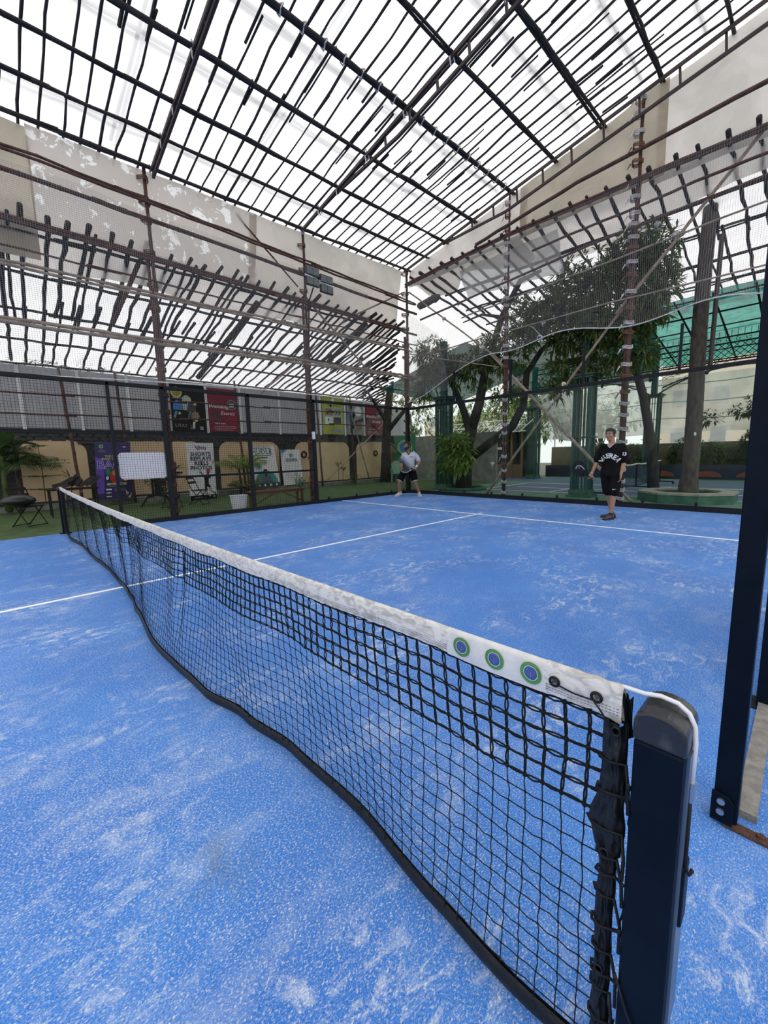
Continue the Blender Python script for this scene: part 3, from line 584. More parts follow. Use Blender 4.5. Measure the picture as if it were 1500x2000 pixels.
# ================================================================ the padel net
NX = 4.915
ctrl = [(-5, 0), (-4, -.03), (-3, .03), (-2, .02), (-1, .05), (0, .03), (.6, .0), (1.04, -.05), (1.84, -.12), (2.37, -.115), (2.8, -.09), (3.2, -.02), (3.6, .03), (4.06, .04), (4.47, 0), (4.72, -.01), (4.95, .0)]
def ybot(x):
    for i in range(len(ctrl) - 1):
        if x <= ctrl[i + 1][0]:
            t = max(0, min(1, (x - ctrl[i][0]) / (ctrl[i + 1][0] - ctrl[i][0]))); t = t * t * (3 - 2 * t); return ctrl[i][1] * (1 - t) + ctrl[i + 1][1] * t
    return ctrl[-1][1]
def ztop(x): return .885 + .045 * (abs(x) / 5) ** 2
def zband(x): return ztop(x) - .067 + .003 * math.sin(x * 9) + .004 * noise.noise(Vector((x * 4, 0, 0)))
PLEATS = [(-4.1, .04), (-3.4, .05), (-2.6, .05), (-1.7, .05), (-.9, .05), (-.1, .06), (.62, .06), (2.32, .035)]
def net(x, z):
    """resting shape of the net cloth"""
    zt = zband(x); t = 1 - max(0, min(1, z / zt)); y = ybot(x) * (t ** 1.15)
    y += .016 * math.sin(x * 7 + 2 * z) * math.sin(t * PI) * (1 if x < 3.8 else .6) + .012 * noise.noise(Vector((x * 2.2, z * 2.5, 3)))
    for c, a in PLEATS: y += a * math.exp(-((x - c - .05 * t) / .06) ** 2) * math.sin(min(1, t * 1.3) * PI) ** .5
    return y
cell = .0462; n = int(2 * NX / cell); xs = [-NX + i * (2 * NX / n) for i in range(n + 1)]
rows = 18
def node(i, j):
    x = xs[i]; zt = zband(x); z = zt - .008 - (zt - .035) * j / rows
    e = max(0, (x - 4.5) / .42)
    z += .032 * e * e * math.sin(min(1, j / 9) * PI * .8) - .004 * e
    dx = .006 * noise.noise(Vector((i * .45, j * .5, 1))) + .018 * math.sin(x * 3.1) * math.sin(j / rows * PI) * (1 - e)
    z += .005 * noise.noise(Vector((i * .4, j * .45, 8)))
    return Vector((x + dx, net(x, z), max(z, .03)))
ND = [[node(i, j) for j in range(rows + 1)] for i in range(n + 1)]
nt_ = thing('padel_net', 'black padel net with white canvas headband stretched across the court', 'net')
thick = MB(); thin = MB(); knots = MB()
def cord(mb, a, b, r, sag, off):
    d = b - a; s = Vector((0, 0, 1)) if abs(d.z) < abs(d.x) * .8 + 1e-6 else Vector((1, 0, 0))
    m = (a + b) / 2 + Vector((0, .004 * random.uniform(-1, 1), 0)) + s * sag; q = s * off
    near = a.x > 2.0
    P = [a, a.lerp(m, .6) + q * .9, m + q, b.lerp(m, .6) + q * .9, b] if (near and off) else [a, m + q, b]
    mb.tube(P, r, 5 if near else 3, cap=False)
for i in range(n + 1):
    for j in range(rows + 1):
        a = ND[i][j]; near = a.x > 2
        dbl_h = j <= 5; dbl_v = j < 5
        if i < n and j < rows + 0:
            b = ND[i + 1][j]
            if dbl_h:
                for s in (-1, 1): cord(thick, a, b, .0021, -.0015, .0027 * s + random.uniform(-.0006, .0006))
            else: cord(thin, a, b, .0014, random.uniform(-.003, .0005), 0)
        if j < rows:
            b = ND[i][j + 1]
            if dbl_v:
                for s in (-1, 1): cord(thick, a, b, .0021, .0, .0026 * s + random.uniform(-.0006, .0006))
            else: cord(thin, a, b, .0014, random.uniform(-.002, .002), 0)
        if near: knots.blob(a, (.0062, .0058, .0066) if j <= 5 else (.0029, .0029, .0031), 6, 4, .2)
        else: knots.blob(a, .0038 if j <= 5 else .0022, 4, 3)
thick.build('doubled_cord_mesh', M_NET, nt_, smooth=True, kind='stuff'); thin.build('cord_mesh', M_NET, nt_, smooth=True, kind='stuff'); knots.build('knots', M_NET, nt_, smooth=True, kind='stuff')
# black bottom tape, lying on the turf
mb = MB(); mb.grid(lambda a, b: (lambda x: (x, net(x, .0) - .012 * math.sin(b * PI) + .002, .004 + .056 * b))(-NX + 2 * NX * a), 260, 3); mb.grid(lambda a, b: (lambda x: (x, net(x, .0) + .008 + .002 * b, .004 + .056 * b))(-NX + 2 * NX * a), 260, 2)
mb.build('bottom_tape', M_VINYL, nt_, smooth=True)
# canvas headband folded over the cable
def m_canvas():
    m, nt, N, L, B = new_mat('mottled white canvas'); g = N.new('ShaderNodeNewGeometry'); mp = N.new('ShaderNodeMapping'); mp.inputs['Scale'].default_value = (1, 1, 2); L.new(g.outputs['Position'], mp.inputs[0])
    n1 = N.new('ShaderNodeTexNoise'); n1.inputs['Scale'].default_value = 22; n1.inputs['Detail'].default_value = 8; n1.inputs['Distortion'].default_value = 1.5; L.new(mp.outputs[0], n1.inputs['Vector'])
    r = N.new('ShaderNodeValToRGB'); L.new(n1.outputs['Fac'], r.inputs[0]); r.color_ramp.elements[0].position = .36; r.color_ramp.elements[0].color = (.44, .42, .39, 1); r.color_ramp.elements[1].position = .56; r.color_ramp.elements[1].color = (.68, .66, .63, 1)  # noise mottles the white with grey to draw wrinkles in the cloth
    L.new(r.outputs[0], B.inputs['Base Color']); B.inputs['Roughness'].default_value = .75
    n2 = N.new('ShaderNodeTexNoise'); n2.inputs['Scale'].default_value = 60; n2.inputs['Detail'].default_value = 4; L.new(mp.outputs[0], n2.inputs['Vector']); b = N.new('ShaderNodeBump'); b.inputs['Strength'].default_value = .5; b.inputs['Distance'].default_value = .004; L.new(n2.outputs['Fac'], b.inputs['Height']); L.new(b.outputs[0], B.inputs['Normal']); return m
M_CANVAS = m_canvas(); M_CLEAN = mk('clean white vinyl print', (.70, .69, .67), .5, 0, (.6, .59, .58), 25, bump=.15)
def band(x0, x1, m, name, wr, zadd=0, seg=None, end_cut=0, holes=None):
    def P(a, b):
        x = x0 + (x1 - x0) * a; zt = ztop(x); zb = zband(x) + zadd; w = wr * (noise.noise(Vector((x * 22, b * 2.2, 1))) + .6 * noise.noise(Vector((x * 60, b * 3, 4))))
        t = b * 2 - 1; s = -1 if t < 0 else 1; t = abs(t)
        if t < .14: an = t / .14 * PI / 2; y = .009 * math.sin(an); z = zt - .009 + .009 * math.cos(an)
        else:
            q = (t - .14) / .86; y = .009 + .003 * math.sin(q * PI) + w * q; z = zt - .009 - (zt - .009 - zb) * q
            if end_cut: z -= end_cut * q * max(0, (a - .75) / .25) ** 1.5
            z += wr * .8 * noise.noise(Vector((x * 30, 0, 7))) * q
        z += wr * .45 * noise.noise(Vector((x * 45, 3, 7)))
        return (x, -y if s < 0 else y, z)
    mb = MB(); mb.grid(P, seg or int((x1 - x0) / .012), 44 if holes else 22)
    if holes: mb.f = [f for f in mb.f if not any((sum(mb.v[i][0] for i in f) / 4 - ex) ** 2 + (sum(mb.v[i][2] for i in f) / 4 - ez) ** 2 < .0072 ** 2 for ex, ez in holes)]
    return mb.build(name, m, nt_, smooth=True)
band(-4.93, 4.532, M_CANVAS, 'headband', .0042); band(4.52, 4.785, M_CLEAN, 'printed_headband', .0008, -.003, 60); band(4.778, 4.928, M_CANVAS, 'headband_end', .005, .0, 80, .012, [(4.803, ztop(4.803) - .034), (4.885, ztop(4.885) - .034)])
mb = MB()
for dz in (.010, .016, .022):
    x = 3.6
    while x < 4.92:
        if not (4.52 < x < 4.78): mb.bar((x, -.0132 - .0008 * math.sin(x * 60), zband(x) + dz), (x + .004, -.0132 - .0008 * math.sin(x * 60), zband(x) + dz), .0006, .0006)
        x += .0065
mb.build('stitching', M_PBLK, nt_, kind='stuff')
def ring(mb, c, r0, r1, y, n=28):
    mb.add([(c[0] + r * math.cos(2 * PI * k / n), y, c[1] + r * math.sin(2 * PI * k / n)) for r in (r0, r1) for k in range(n)], [(k, (k + 1) % n, n + (k + 1) % n, n + k)[::-1] for k in range(n)])
def text(parent, s, mat, size, origin, U, V, name='lettering', depth=.0015, align='CENTER', sx=1.0, shear=0, bold=0, fn=None):
    cu = bpy.data.curves.new('t', 'FONT'); cu.body = s; cu.size = size; cu.align_x = align; cu.align_y = 'CENTER'; cu.resolution_u = 2; cu.shear = shear; cu.offset = bold
    o = bpy.data.objects.new('t', cu); COL.objects.link(o); dg = bpy.context.evaluated_depsgraph_get(); dg.update(); me = bpy.data.meshes.new_from_object(o.evaluated_get(dg)); bpy.data.objects.remove(o)
    me.name = name
    O = Vector(origin); U = Vector(U); V = Vector(V); Nn = U.cross(V)
    for v in me.vertices:
        if fn: v.co = fn(v.co.x * sx, v.co.y)
        else: v.co = O + U * (v.co.x * sx) + V * v.co.y + Nn * depth
    me.materials.clear(); me.materials.append(mat); q = bpy.data.objects.new(name, me); COL.objects.link(q)
    if parent is not None: q.parent = parent
    return q
MG = mk('green badge print', (.07, .26, .05), .5); MBL = mk('blue badge print', (.045, .08, .30), .5); MPALE = mk('pale badge print', (.25, .3, .5), .5)
for bx in (4.567, 4.66, 4.75):
    bz = ztop(bx) - .036; e = empty('badge', (0, 0, 0)); e.parent = nt_; R = .0245; yy = -.0142
    mb = MB(); ring(mb, (bx, bz), .0165, R, yy); mb.build('green_ring', MG, e); mb = MB(); ring(mb, (bx, bz), .0152, .0165, yy - .0002); mb.build('white_ring', M_WHITE, e)
    mb = MB(); ring(mb, (bx, bz), .0001, .0152, yy); mb.build('blue_disc', MBL, e)
    mb = MB(); ring(mb, (bx, bz + .003), .0085, .0092, yy - .0004); mb.bar((bx, yy - .0004, bz - .012), (bx, yy - .0004, bz + .003), .0008, .0003, (0, 1, 0)); ring(mb, (bx, bz + .003), .004, .0045, yy - .0004); mb.build('palm_mark', MPALE, e)
    def arc(x, y, bx=bx, bz=bz, yy=yy): a = PI / 2 - x / .0205; r = .0205 + y; return (bx + r * math.cos(a), yy - .0005, bz + r * math.sin(a))
    text(e, 'TIGRE PADEL', mk('pale green print', (.3, .55, .25), .5), .0052, (0, 0, 0), (1, 0, 0), (0, 0, 1), fn=arc)
for ex in (4.803, 4.885):
    ez = ztop(ex) - .034; mb = MB(); mb.tube([(ex + .0092 * math.cos(2 * PI * k / 20), -.0165, ez + .0092 * math.sin(2 * PI * k / 20)) for k in range(21)], .0028, 6, cap=False); mb.build('eyelet', M_PBLK, nt_, smooth=True)
mb = MB(); mb.tube([(4.81, -.02, ztop(4.8) - .036), (4.845, -.021, ztop(4.8) - .040), (4.88, -.02, ztop(4.8) - .039), (4.893, -.022, ztop(4.8) - .05), (4.912, -.022, ztop(4.8) - .075), (4.915, -.01, .83)], .0018, 5); mb.build('lace', M_PBLK, nt_, smooth=True)
mb = MB(); mb.tube([(-4.95 + 9.85 * k / 30, 0, ztop(-4.95 + 9.85 * k / 30) - .008) for k in range(31)] + [(4.93, 0, ztop(4.93) - .002), (4.96, 0, .9275), (4.985, 0, .9335), (5.01, 0, .931), (5.026, 0, .920), (5.035, 0, .9), (5.038, -.002, .87), (5.038, -.006, .79)], .0042, 7)
mb.build('cable', M_WHITEP, nt_, smooth=True)
# black side sleeve, crumpled, with eyelets and lacing
HOLES = [(4.922, .842), (4.914, .575), (4.916, .3)]
def sleeve(sgn):
    def W(z):
        c = 4.918 if sgn > 0 else 4.925; b = math.exp(-((z - .64) / .055) ** 2)
        w = .0215 + .011 * b + .006 * noise.noise(Vector((z * 14, 1, 0))) - (.005 if z < .57 else 0)
        return c - .006 * b + .008 * noise.noise(Vector((z * 6, 5, 0))) * (1 if z < .6 else .2), w
    def P(a, b):
        z = .01 + (.857 - .01) * b; c, w = W(z); t = 2 * PI * a
        return (sgn * (c + w * math.cos(t)), .013 * math.sin(t) * (1 + .9 * noise.noise(Vector((z * 26, math.cos(t) * 3, 2)))) - .004, z) if True else 0
    mb = MB(); mb.grid(P, 48, 230, closeu=True)
    if sgn > 0: mb.f = [f for f in mb.f if not any((sum(mb.v[i][0] for i in f) / 4 - ex) ** 2 + (sum(mb.v[i][2] for i in f) / 4 - ez) ** 2 < .0058 ** 2 for ex, ez in HOLES)]
    o = mb.build('side_sleeve', M_VINYL, nt_, smooth=True)
    mb = MB(); mb.grid(lambda a, b: (sgn * (4.926 + .018 * a - .004 * b), .012 + .006 * math.sin(a * 9 + b * 4), .82 + (.905 - .82 + .004 * math.sin(a * 7)) * b), 10, 12); mb.build('sleeve_flap', M_VINYL, nt_, smooth=True)
    return W
Wf = sleeve(1); sleeve(-1)
for cx, z in HOLES:
    mb = MB()
    mb.tube([(cx + .0075 * math.cos(2 * PI * k / 16), -.0185, z + .0085 * math.sin(2 * PI * k / 16)) for k in range(17)], .0022, 6, cap=False); mb.build('eyelet', M_VINYL, nt_, smooth=True)
random.seed(11)
for (z0, z1) in ((.77, .70), (.70, .76), (.62, .56), (.56, .50), (.52, .55), (.47, .40), (.40, .45), (.34, .27), (.28, .33), (.25, .17), (.17, .22), (.12, .06), (.07, .11)):
    c, w = Wf(z0); mb = MB(); R = w + .007
    P = [(c - w * .5, .016, z0 - .004), (c - R + .002, .004, z0 - .001), (c - R * .75, -.013, z0 + .003), (c, -.022, z0 + .008), (c + R * .8, -.018, z0 + .014), (4.95, -.03, (z0 + z1) / 2 + .01), (4.956, -.047, z1 + .01)]
    mb.tube(wob(P, .005), .0034, 6); mb.build('lacing', M_PBLK, nt_, smooth=True)
for z in (.74, .5, .2, .13):
    mb = MB(); P = [(4.95 + .0 * k, -.01 - .01 * math.sin(k), z - k * .028) for k in range(6)]; mb.tube(wob(P, .012), .002, 5); mb.build('lacing', M_PBLK, nt_, smooth=True)
mb = MB(); mb.tube(wob([(4.952, -.046, .36), (4.975, -.050, .30), (5.0, -.051, .25), (5.033, -.05, .20), (5.04, -.03, .195), (5.038, .0, .2)], .002), .0026, 6); mb.build('lacing', M_PBLK, nt_, smooth=True)
# net posts
def netpost(sgn, label):
    t = thing('net_post', label, 'post'); X = lambda x: sgn * x
    mb = MB(); a, b = sorted((X(4.957), X(5.032))); mb.box((a, -.045, 0), (b, .045, .862)); mb.build('post_body', M_NAVY, t, bevel=.006)
    mb = MB(); n = 14; prof = [(X(4.955), .862)] + [(X(4.9945) - sgn * .0395 * math.cos(PI * k / n),   .890 + .036 * math.sin(PI * k / n) ** .8 * (1 - .2 * (k / n))) for k in range(n + 1)] + [(X(5.034), .862)]
    mb.prism([(x, -.047, z) for x, z in (prof if sgn < 0 else prof[::-1])], (0, .094, 0)); mb.build('end_cap', mk('scuffed black plastic', (.018, .018, .02), .3, 0, (.09, .088, .09), 28, 6, bump=.2, lo=.5, hi=.8), t, bevel=.005)
    mb = MB(); mb.box((X(4.9945) - .09, -.09, 0), (X(4.9945) + .09, .09, .012)); mb.build('base_plate', M_NAVY, t)
    if sgn > 0:
        mb = MB(); mb.box((5.032, -.03, .3), (5.037, .03, .86)); mb.build('winder_channel', mk('grey steel strip', (.12, .16, .22), .3, .5), t)
        mb = MB(); mb.tube([(5.038, -.006, .80), (5.038, -.006, .765)], .0065, 8); mb.build('crimp', M_STEEL, t)
        mb = MB(); mb.tube([(5.038, -.008, .77), (5.039, -.010, .66), (5.04, -.012, .638), (5.046, -.012, .63), (5.05, -.012, .642)], .0035, 7); mb.tube([(5.034, -.002, .77), (5.035, -.004, .65)], .003, 6); mb.build('hook', M_PBLK, t, smooth=True)
        mb = MB(); mb.box((5.030, -.02, .52), (5.042, .02, .64)); mb.build('winder', M_NAVY, t, bevel=.004)
    return rebase(t)
netpost(1, 'near navy net post with rounded scuffed black cap'); netpost(-1, 'far navy net post beside the black chairs')
rebase(nt_)
# ================================================================ bird netting above the fences
def birdnet(name, F, nu, nv, r, label, edge=True):
    t = thing(name, label, 'netting'); mb = MB()
    for i in range(nu + 1): mb.tube([F(i / nu, j / 24) for j in range(25)], r, 3, cap=False)
    for j in range(nv + 1): mb.tube([F(i / 60, j / nv) for i in range(61)], r, 3, cap=False)
    mb.build('netting', M_BIRD, t, kind='stuff')
    if edge: mb = MB(); mb.tube([F(i / 60, 0) for i in range(61)], .014, 5); mb.build('edge_rope', M_RAG, t)
    return rebase(t)
def nz(a, b, s, k=.1): return k * noise.noise(Vector((a * 7, b * 4, s)))
birdnet('bird_net', lambda a, b: (-5.13 + nz(a, b, 1, .12) + .06 * (1 - b), -1.2 + 9.6 * a, (2.98 + .3 * abs(math.sin(a * 2.6)) * .6 + .05 * a) * (1 - b) + (6.75 - .2 * a) * b), 250, 100, .0021, 'grey bird netting above the left fence, sagging onto the top rail')
birdnet('bird_net', lambda a, b: (-5.1 + 11 * a, 10.16 + nz(a, b, 4, .12), ((3.25 + 1.1 * min(1, a * 3.2)) - .4 * math.sin(min(1, a * 1.25) * PI) * 0 - .1 * math.sin(a * 22) - (.35 * max(0, a - .55))) * (1 - b) + (7.3 if True else 0) * b), 270, 95, .0017, 'grey bird netting behind the glass wall hung between bamboo uprights')
mb = MB(); F = lambda a, b: (-5.1 + 1.6 * a + .5 * a * (1 - b), 9.9 - .6 * math.sin(a * PI) * (1 - b) * .4, 3.4 * (1 - b) + (6.4 - 1.2 * a) * b)
for i in range(36): mb.tube([F(i / 35, j / 12) for j in range(13)], .0018, 3, cap=False)
for j in range(60): mb.tube([F(i / 12, j / 59) for i in range(13)], .0018, 3, cap=False)
mb.build('bird_net', M_BIRD, label='loose corner of bird netting hanging beside the corner upright', cat='netting', kind='stuff')
# floodlight
t = thing('floodlight', 'four-head floodlight on a thin pole above the left fence', 'floodlight'); MH = mk('dark lamp housing', (.05, .055, .06), .4)
MLED = mk('lamp glass', (.16, .18, .19), .15)
mb = MB(); mb.tube([(-5.12, 6.3, 6.2), (-5.16, 6.15, 5.8), (-5.2, 6.1, 4.5), (-5.22, 6.1, 3.0)], .022, 7); mb.build('pole', M_BLACK, t, smooth=True)
for i, (dy, dz) in enumerate(((-.36, .17), (-.36, -.1), (.12, .08), (.12, -.19))):
    mb = MB(); c = (-5.05, 6.38 + dy, 6.42 + dz); mb.box((c[0] - .05, c[1], c[2] - .11), (c[0] + .03, c[1] + .44, c[2] + .11)); hd = mb.build('lamp_head', MH, t, bevel=.01)
    for k in range(2): mb = MB(); mb.box((c[0] + .03, c[1] + .02 + .21 * k, c[2] - .09), (c[0] + .036, c[1] + .21 + .21 * k, c[2] + .09)); mb.build('lens', MLED, hd)
mb = MB(); mb.bar((-5.06, 6.0, 6.46), (-5.06, 6.9, 6.36), .03, .05); mb.build('bracket', M_WHITEP, t); rebase(t)
# ================================================================ banners and posters
class Panel:
    """flat printed board; (u, v) in metres from its lower left corner seen from the front"""
    def __init__(s, name, label, O, U, V, w, h, mat, cat='banner', th=.012):
        s.t = thing(name, label, cat); s.O = Vector(O); s.U = Vector(U).normalized(); s.V = Vector(V).normalized(); s.N = s.U.cross(s.V); s.w = w; s.h = h; s.k = 0
        mb = MB(); mb.prism([s.P(0, 0), s.P(w, 0), s.P(w, h), s.P(0, h)], s.N * -th); mb.build('board', mat, s.t)
    def P(s, u, v, d=0): return s.O + s.U * u + s.V * v + s.N * d
    def shape(s, pts, mat, name='print'):
        s.k += 1; d = .002 + .0012 * s.k; mb = MB(); mb.poly([s.P(u, v, d) for u, v in pts]); return mb.build(name, mat, s.t)
    def rect(s, u0, v0, u1, v1, mat, name='print'): return s.shape([(u0, v0), (u1, v0), (u1, v1), (u0, v1)], mat, name)
    def disc(s, u, v, r, mat, ry=None, name='print'): return s.shape([(u + r * math.cos(2 * PI * k / 20), v + (ry or r) * math.sin(2 * PI * k / 20)) for k in range(20)], mat, name)
    def txt(s, str_, size, u, v, mat, bold=0, sx=1.0, shear=0, align='CENTER'):
        s.k += 1; return text(s.t, str_, mat, size, s.P(u, v), s.U, s.V, depth=.002 + .0012 * s.k, sx=sx, shear=shear, align=align, bold=bold)
    def lines(s, u0, u1, v, n, gap, mat, hgt=.02):
        s.k += 1; mb = MB(); d = .002 + .0012 * s.k
        for i in range(n):
            a = u0 + random.uniform(0, .08) * (u1 - u0); b = u1 - random.uniform(0, .25) * (u1 - u0); vv = v - i * gap
            mb.poly([s.P(a, vv, d), s.P(b, vv, d), s.P(b, vv + hgt, d), s.P(a, vv + hgt, d)])
        return mb.build('small_print', mat, s.t)
    def done(s): return rebase(s.t)
Y = (0, 1, 0); Z = (0, 0, 1)
cN = mk('navy violet print', (.025, .018, .075), .45, 0, (.05, .03, .16), 1.5); cV = mk('violet print', (.13, .07, .42), .45); cW = M_WHITE; cK = M_PBLK
cR = mk('red print', (.45, .03, .04), .5); cY = mk('yellow print', (.6, .6, .1), .5); cLime = mk('lime print', (.55, .6, .22), .5); cG = mk('green print', (.03, .2, .12), .5); cTeal = mk('teal print', (.04, .3, .24), .5)
cB = mk('blue print', (.06, .22, .5), .5); cO = mk('orange print', (.6, .25, .05), .5); cCr = mk('crimson print', (.22, .008, .03), .5, 0, (.17, .006, .025), 2); cGy = mk('grey print', (.3, .3, .31), .5); cDG = mk('dark grey print', (.05, .055, .06), .5); cSkin = mk('brown skin print', (.3, .16, .1), .6)
cTan = mk('tan print', (.28, .2, .14), .5); cSky = mk('teal blue print', (.1, .3, .38), .5)
# purple roll-up banner
p = Panel('rollup_banner', 'tall navy violet roll-up banner reading BACK behind the white board', (-10.62, 1.36, .18), (-.12, 1, 0), (.0, .05, 1), 1.02, 1.86, cN)
p.shape([(0, .2), (.2, .2), (.25, 1.3), (0, 1.4)], cV); p.disc(.18, 1.72, .07, cG); p.disc(.18, 1.72, .05, cLime); p.disc(.18, 1.72, .035, cG); p.lines(.1, .3, 1.6, 2, .05, cGy, .012)
p.txt('THE GREATEST', .085, .56, 1.40, cLime, .002); p.txt('SHOW ON COURT', .085, .54, 1.32, cLime, .002); p.txt('BACK', .36, .5, 1.12, mk('lilac print', (.5, .4, .95), .5), .014); p.txt('BACK', .36, .5, 1.12, cN, -.003)
for (u, v, r, m) in ((.35, .9, .09, cG), (.42, .98, .05, cDG), (.47, .72, .1, cR), (.5, .86, .06, cO), (.64, .78, .09, cGy), (.64, .92, .05, cSkin), (.66, .62, .08, cV), (.8, .9, .1, mk('pink print', (.5, .2, .45), .5)), (.82, .7, .09, cO), (.9, .8, .05, cR), (.3, .7, .04, cW), (.5, .6, .07, cR)): p.disc(u, v, r, m, r * 1.5)
p.rect(.28, .46, .85, .53, cLime); p.txt('MARCH 19, 2025', .05, .56, .495, cK, .001); p.lines(.3, .85, .41, 1, .05, cGy, .015); p.rect(.24, .3, .4, .35, cW); p.lines(.48, .85, .33, 2, .06, cGy, .02); p.lines(.24, .42, .2, 2, .12, cW, .03)
p.shape([(.86, .02), (.92, .1), (1.0, .2), (.93, .0)], cLime); p.shape([(.8, .27), (.83, .1), (.9, .17)], cLime); p.txt('TEN', .06, .82, 1.7, cW, .001); mb = MB(); mb.bar((-10.62, 1.32, .16), (-10.75, 2.42, .16), .14, .06); mb.build('stand', cDG, p.t); p.done()
# white SHORTS banner
p = Panel('rollup_banner', 'white banner reading SHORTS REPLAYS REELS PHOTOS behind the folding chairs', (-9.35, 3.78, .02), (-.05, 1, 0), (.02, .0, 1), .92, 1.95, M_WHITE)
p.rect(0, 0, .92, .16, cK); p.txt('hity', .16, .56, 1.78, cK, .003); p.shape([(.26, 1.86), (.3, 1.86), (.42, 1.72), (.37, 1.7)], cR); p.shape([(.36, 1.86), (.44, 1.85), (.42, 1.7)], mk('pink print', (.5, .2, .45), .5))
for i, s_ in enumerate(('SHORTS', 'REPLAYS', 'REELS', 'PHOTOS')): p.txt(s_, .185, .46 + (.0, .0, .01, 0)[i], 1.56 - .155 * i, cK, .004, 1.02)
p.disc(.68, .99, .07, cR); p.rect(.2, .62, .42, .63, cGy)
p.shape([(.52, .34), (.53, .72), (.5, .78), (.58, .84), (.66, .83), (.76, .78), (.75, .74), (.68, .74), (.66, .55), (.74, .42), (.66, .4), (.6, .46), (.58, .33)], cK, 'player_figure'); p.disc(.66, .88, .035, cSkin); p.disc(.66, .905, .036, cK)
p.shape([(.52, .34), (.58, .34), (.6, .22), (.72, .12), (.69, .09), (.54, .19)], cGy, 'player_leg'); p.shape([(.64, .42), (.72, .42), (.76, .3), (.84, .24), (.82, .2), (.72, .26)], cGy, 'player_leg'); p.shape([(.7, .14), (.76, .12), (.76, .03), (.72, .04)], cK); p.shape([(.83, .26), (.88, .24), (.89, .14), (.85, .16)], cK)
p.shape([(.42, .98), (.49, .86), (.46, .85), (.36, .99)], cDG); p.shape([(.8, .5), (.92, .36), (.92, .33)], cR); p.shape([(.84, 1.3), (.92, 1.4), (.85, 1.2)], cR); p.disc(.82, .09, .045, cTeal); p.txt('LIVE NOW', .05, .27, .08, cW, .001); p.done()
# HUDLE banner
p = Panel('rollup_banner', 'white and green banner reading HUDLE leaning on the wall left of the bench', (-10.85, 6.86, .16), (.0, 1, 0), (-.12, -.06, 1), 1.2, 1.78, M_WHITE)
p.rect(0, 0, 1.2, .2, cDG); p.shape([(.08, .2)] + [(.6 + .52 * math.cos(a), .2 + .52 * math.sin(a)) for a in [PI - PI * k / 14 for k in range(15)]] + [(1.12, .2)], cTeal)
p.rect(.18, 1.36, 1.0, 1.38, cK); p.rect(.18, 1.66, 1.0, 1.68, cK); p.rect(.98, 1.36, 1.0, 1.68, cK); p.txt('HUDLE', .27, .58, 1.52, cG, .003, 1.1); p.txt('BOOKINGS POWERED BY', .07, .6, 1.73, cK, .001); p.lines(.3, .9, 1.26, 1, .07, cDG, .04); p.lines(.4, .8, 1.14, 1, .07, cDG, .03); p.rect(.5, 1.04, .74, 1.08, cK)
p.disc(.32, .92, .15, mk('pale blue print', (.3, .45, .55), .5)); p.disc(.32, .92, .09, cSky); p.lines(.15, 1.0, .7, 2, .06, cGy, .012)
p.shape([(.35, .22), (.4, .42), (.5, .5), (.7, .5), (.8, .42), (.88, .22)], mk('slate blue print', (.09, .12, .17), .5), 'figure_shirt'); p.disc(.6, .62, .085, cSkin, .12); p.disc(.6, .53, .06, cK, .05); p.shape([(.5, .66), (.53, .76), (.6, .79), (.67, .76), (.7, .66), (.62, .71)], cK); p.shape([(.2, .25), (.24, .5), (.34, .44), (.36, .26)], cTan)
for k in range(4): p.disc(.2 + .27 * k, .1, .05, M_WHITE)
p.done()
# QR banner (code itself left out)
p = Panel('rollup_banner', 'white banner with blue corners leaning on the wall behind the bench', (-10.95, 8.28, .14), (0, 1, 0), (-.07, -.02, 1), 1.0, 1.62, M_WHITE)
p.shape([(0, 1.62), (.3, 1.62), (.0, 1.42)], cB); p.shape([(.0, 1.38), (.36, 1.6), (.3, 1.62), (.0, 1.44)], mk('pale blue print', (.3, .45, .55), .5)); p.shape([(0, 1.3), (.12, 1.38), (.0, 1.34)], cG)
p.disc(.5, 1.36, .1, mk('pale blue print', (.3, .45, .55), .5)); p.disc(.5, 1.36, .07, cSky); p.lines(.2, .85, 1.18, 2, .08, cDG, .03); p.lines(.1, .9, .55, 3, .1, cGy, .012); p.shape([(.6, .02), (1.0, .02), (1.0, .22)], cB); p.shape([(.5, .02), (.6, .02), (1.0, .22), (1.0, .3)], mk('pale blue print', (.3, .45, .55), .5)); p.shape([(.62, .14), (1.0, .38), (1.0, .33)], cG); p.rect(0, 0, 1.0, .03, cK); p.done()
# posters on the sheet fence
def poster(label, y0, y1, z0, z1, mat): return Panel('poster', label, (XW + .075, y0, z0), Y, Z, y1 - y0, z1 - z0, mat, 'poster')
p = poster('black poster of paddles and balls on the sheet fence', 4.06, 5.3, 2.5, 4.24, cK)
p.disc(.22, 1.42, .2, cY); p.disc(.22, 1.43, .15, mk('mustard print', (.3, .26, .05), .5)); p.shape([(.14, 1.3), (.3, 1.3), (.26, 1.5), (.18, 1.5)], cTan); p.lines(.06, .38, 1.2, 1, .05, cGy, .03)
p.shape([(.42, .78), (.38, 1.0), (.4, 1.25), (.55, 1.36), (.72, 1.25), (.75, 1.05), (.6, .78)], mk('pale grey print', (.42, .47, .38), .5)); p.shape([(.08, .78), (.06, .9), (.14, 1.1), (.22, 1.15), (.4, 1.02), (.42, .9), (.38, .78)], cB); p.shape([(.05, .5), (.12, .48), (.22, .72), (.13, .74)], cSky)
p.shape([(.52, .72), (.62, 1.06), (.72, 1.13), (.92, 1.04), (.86, .74)], cDG); p.shape([(.55, .46), (.62, .44), (.72, .72), (.62, .74)], mk('steel grey print', (.1, .12, .14), .5)); p.disc(.86, 1.02, .055, cY)
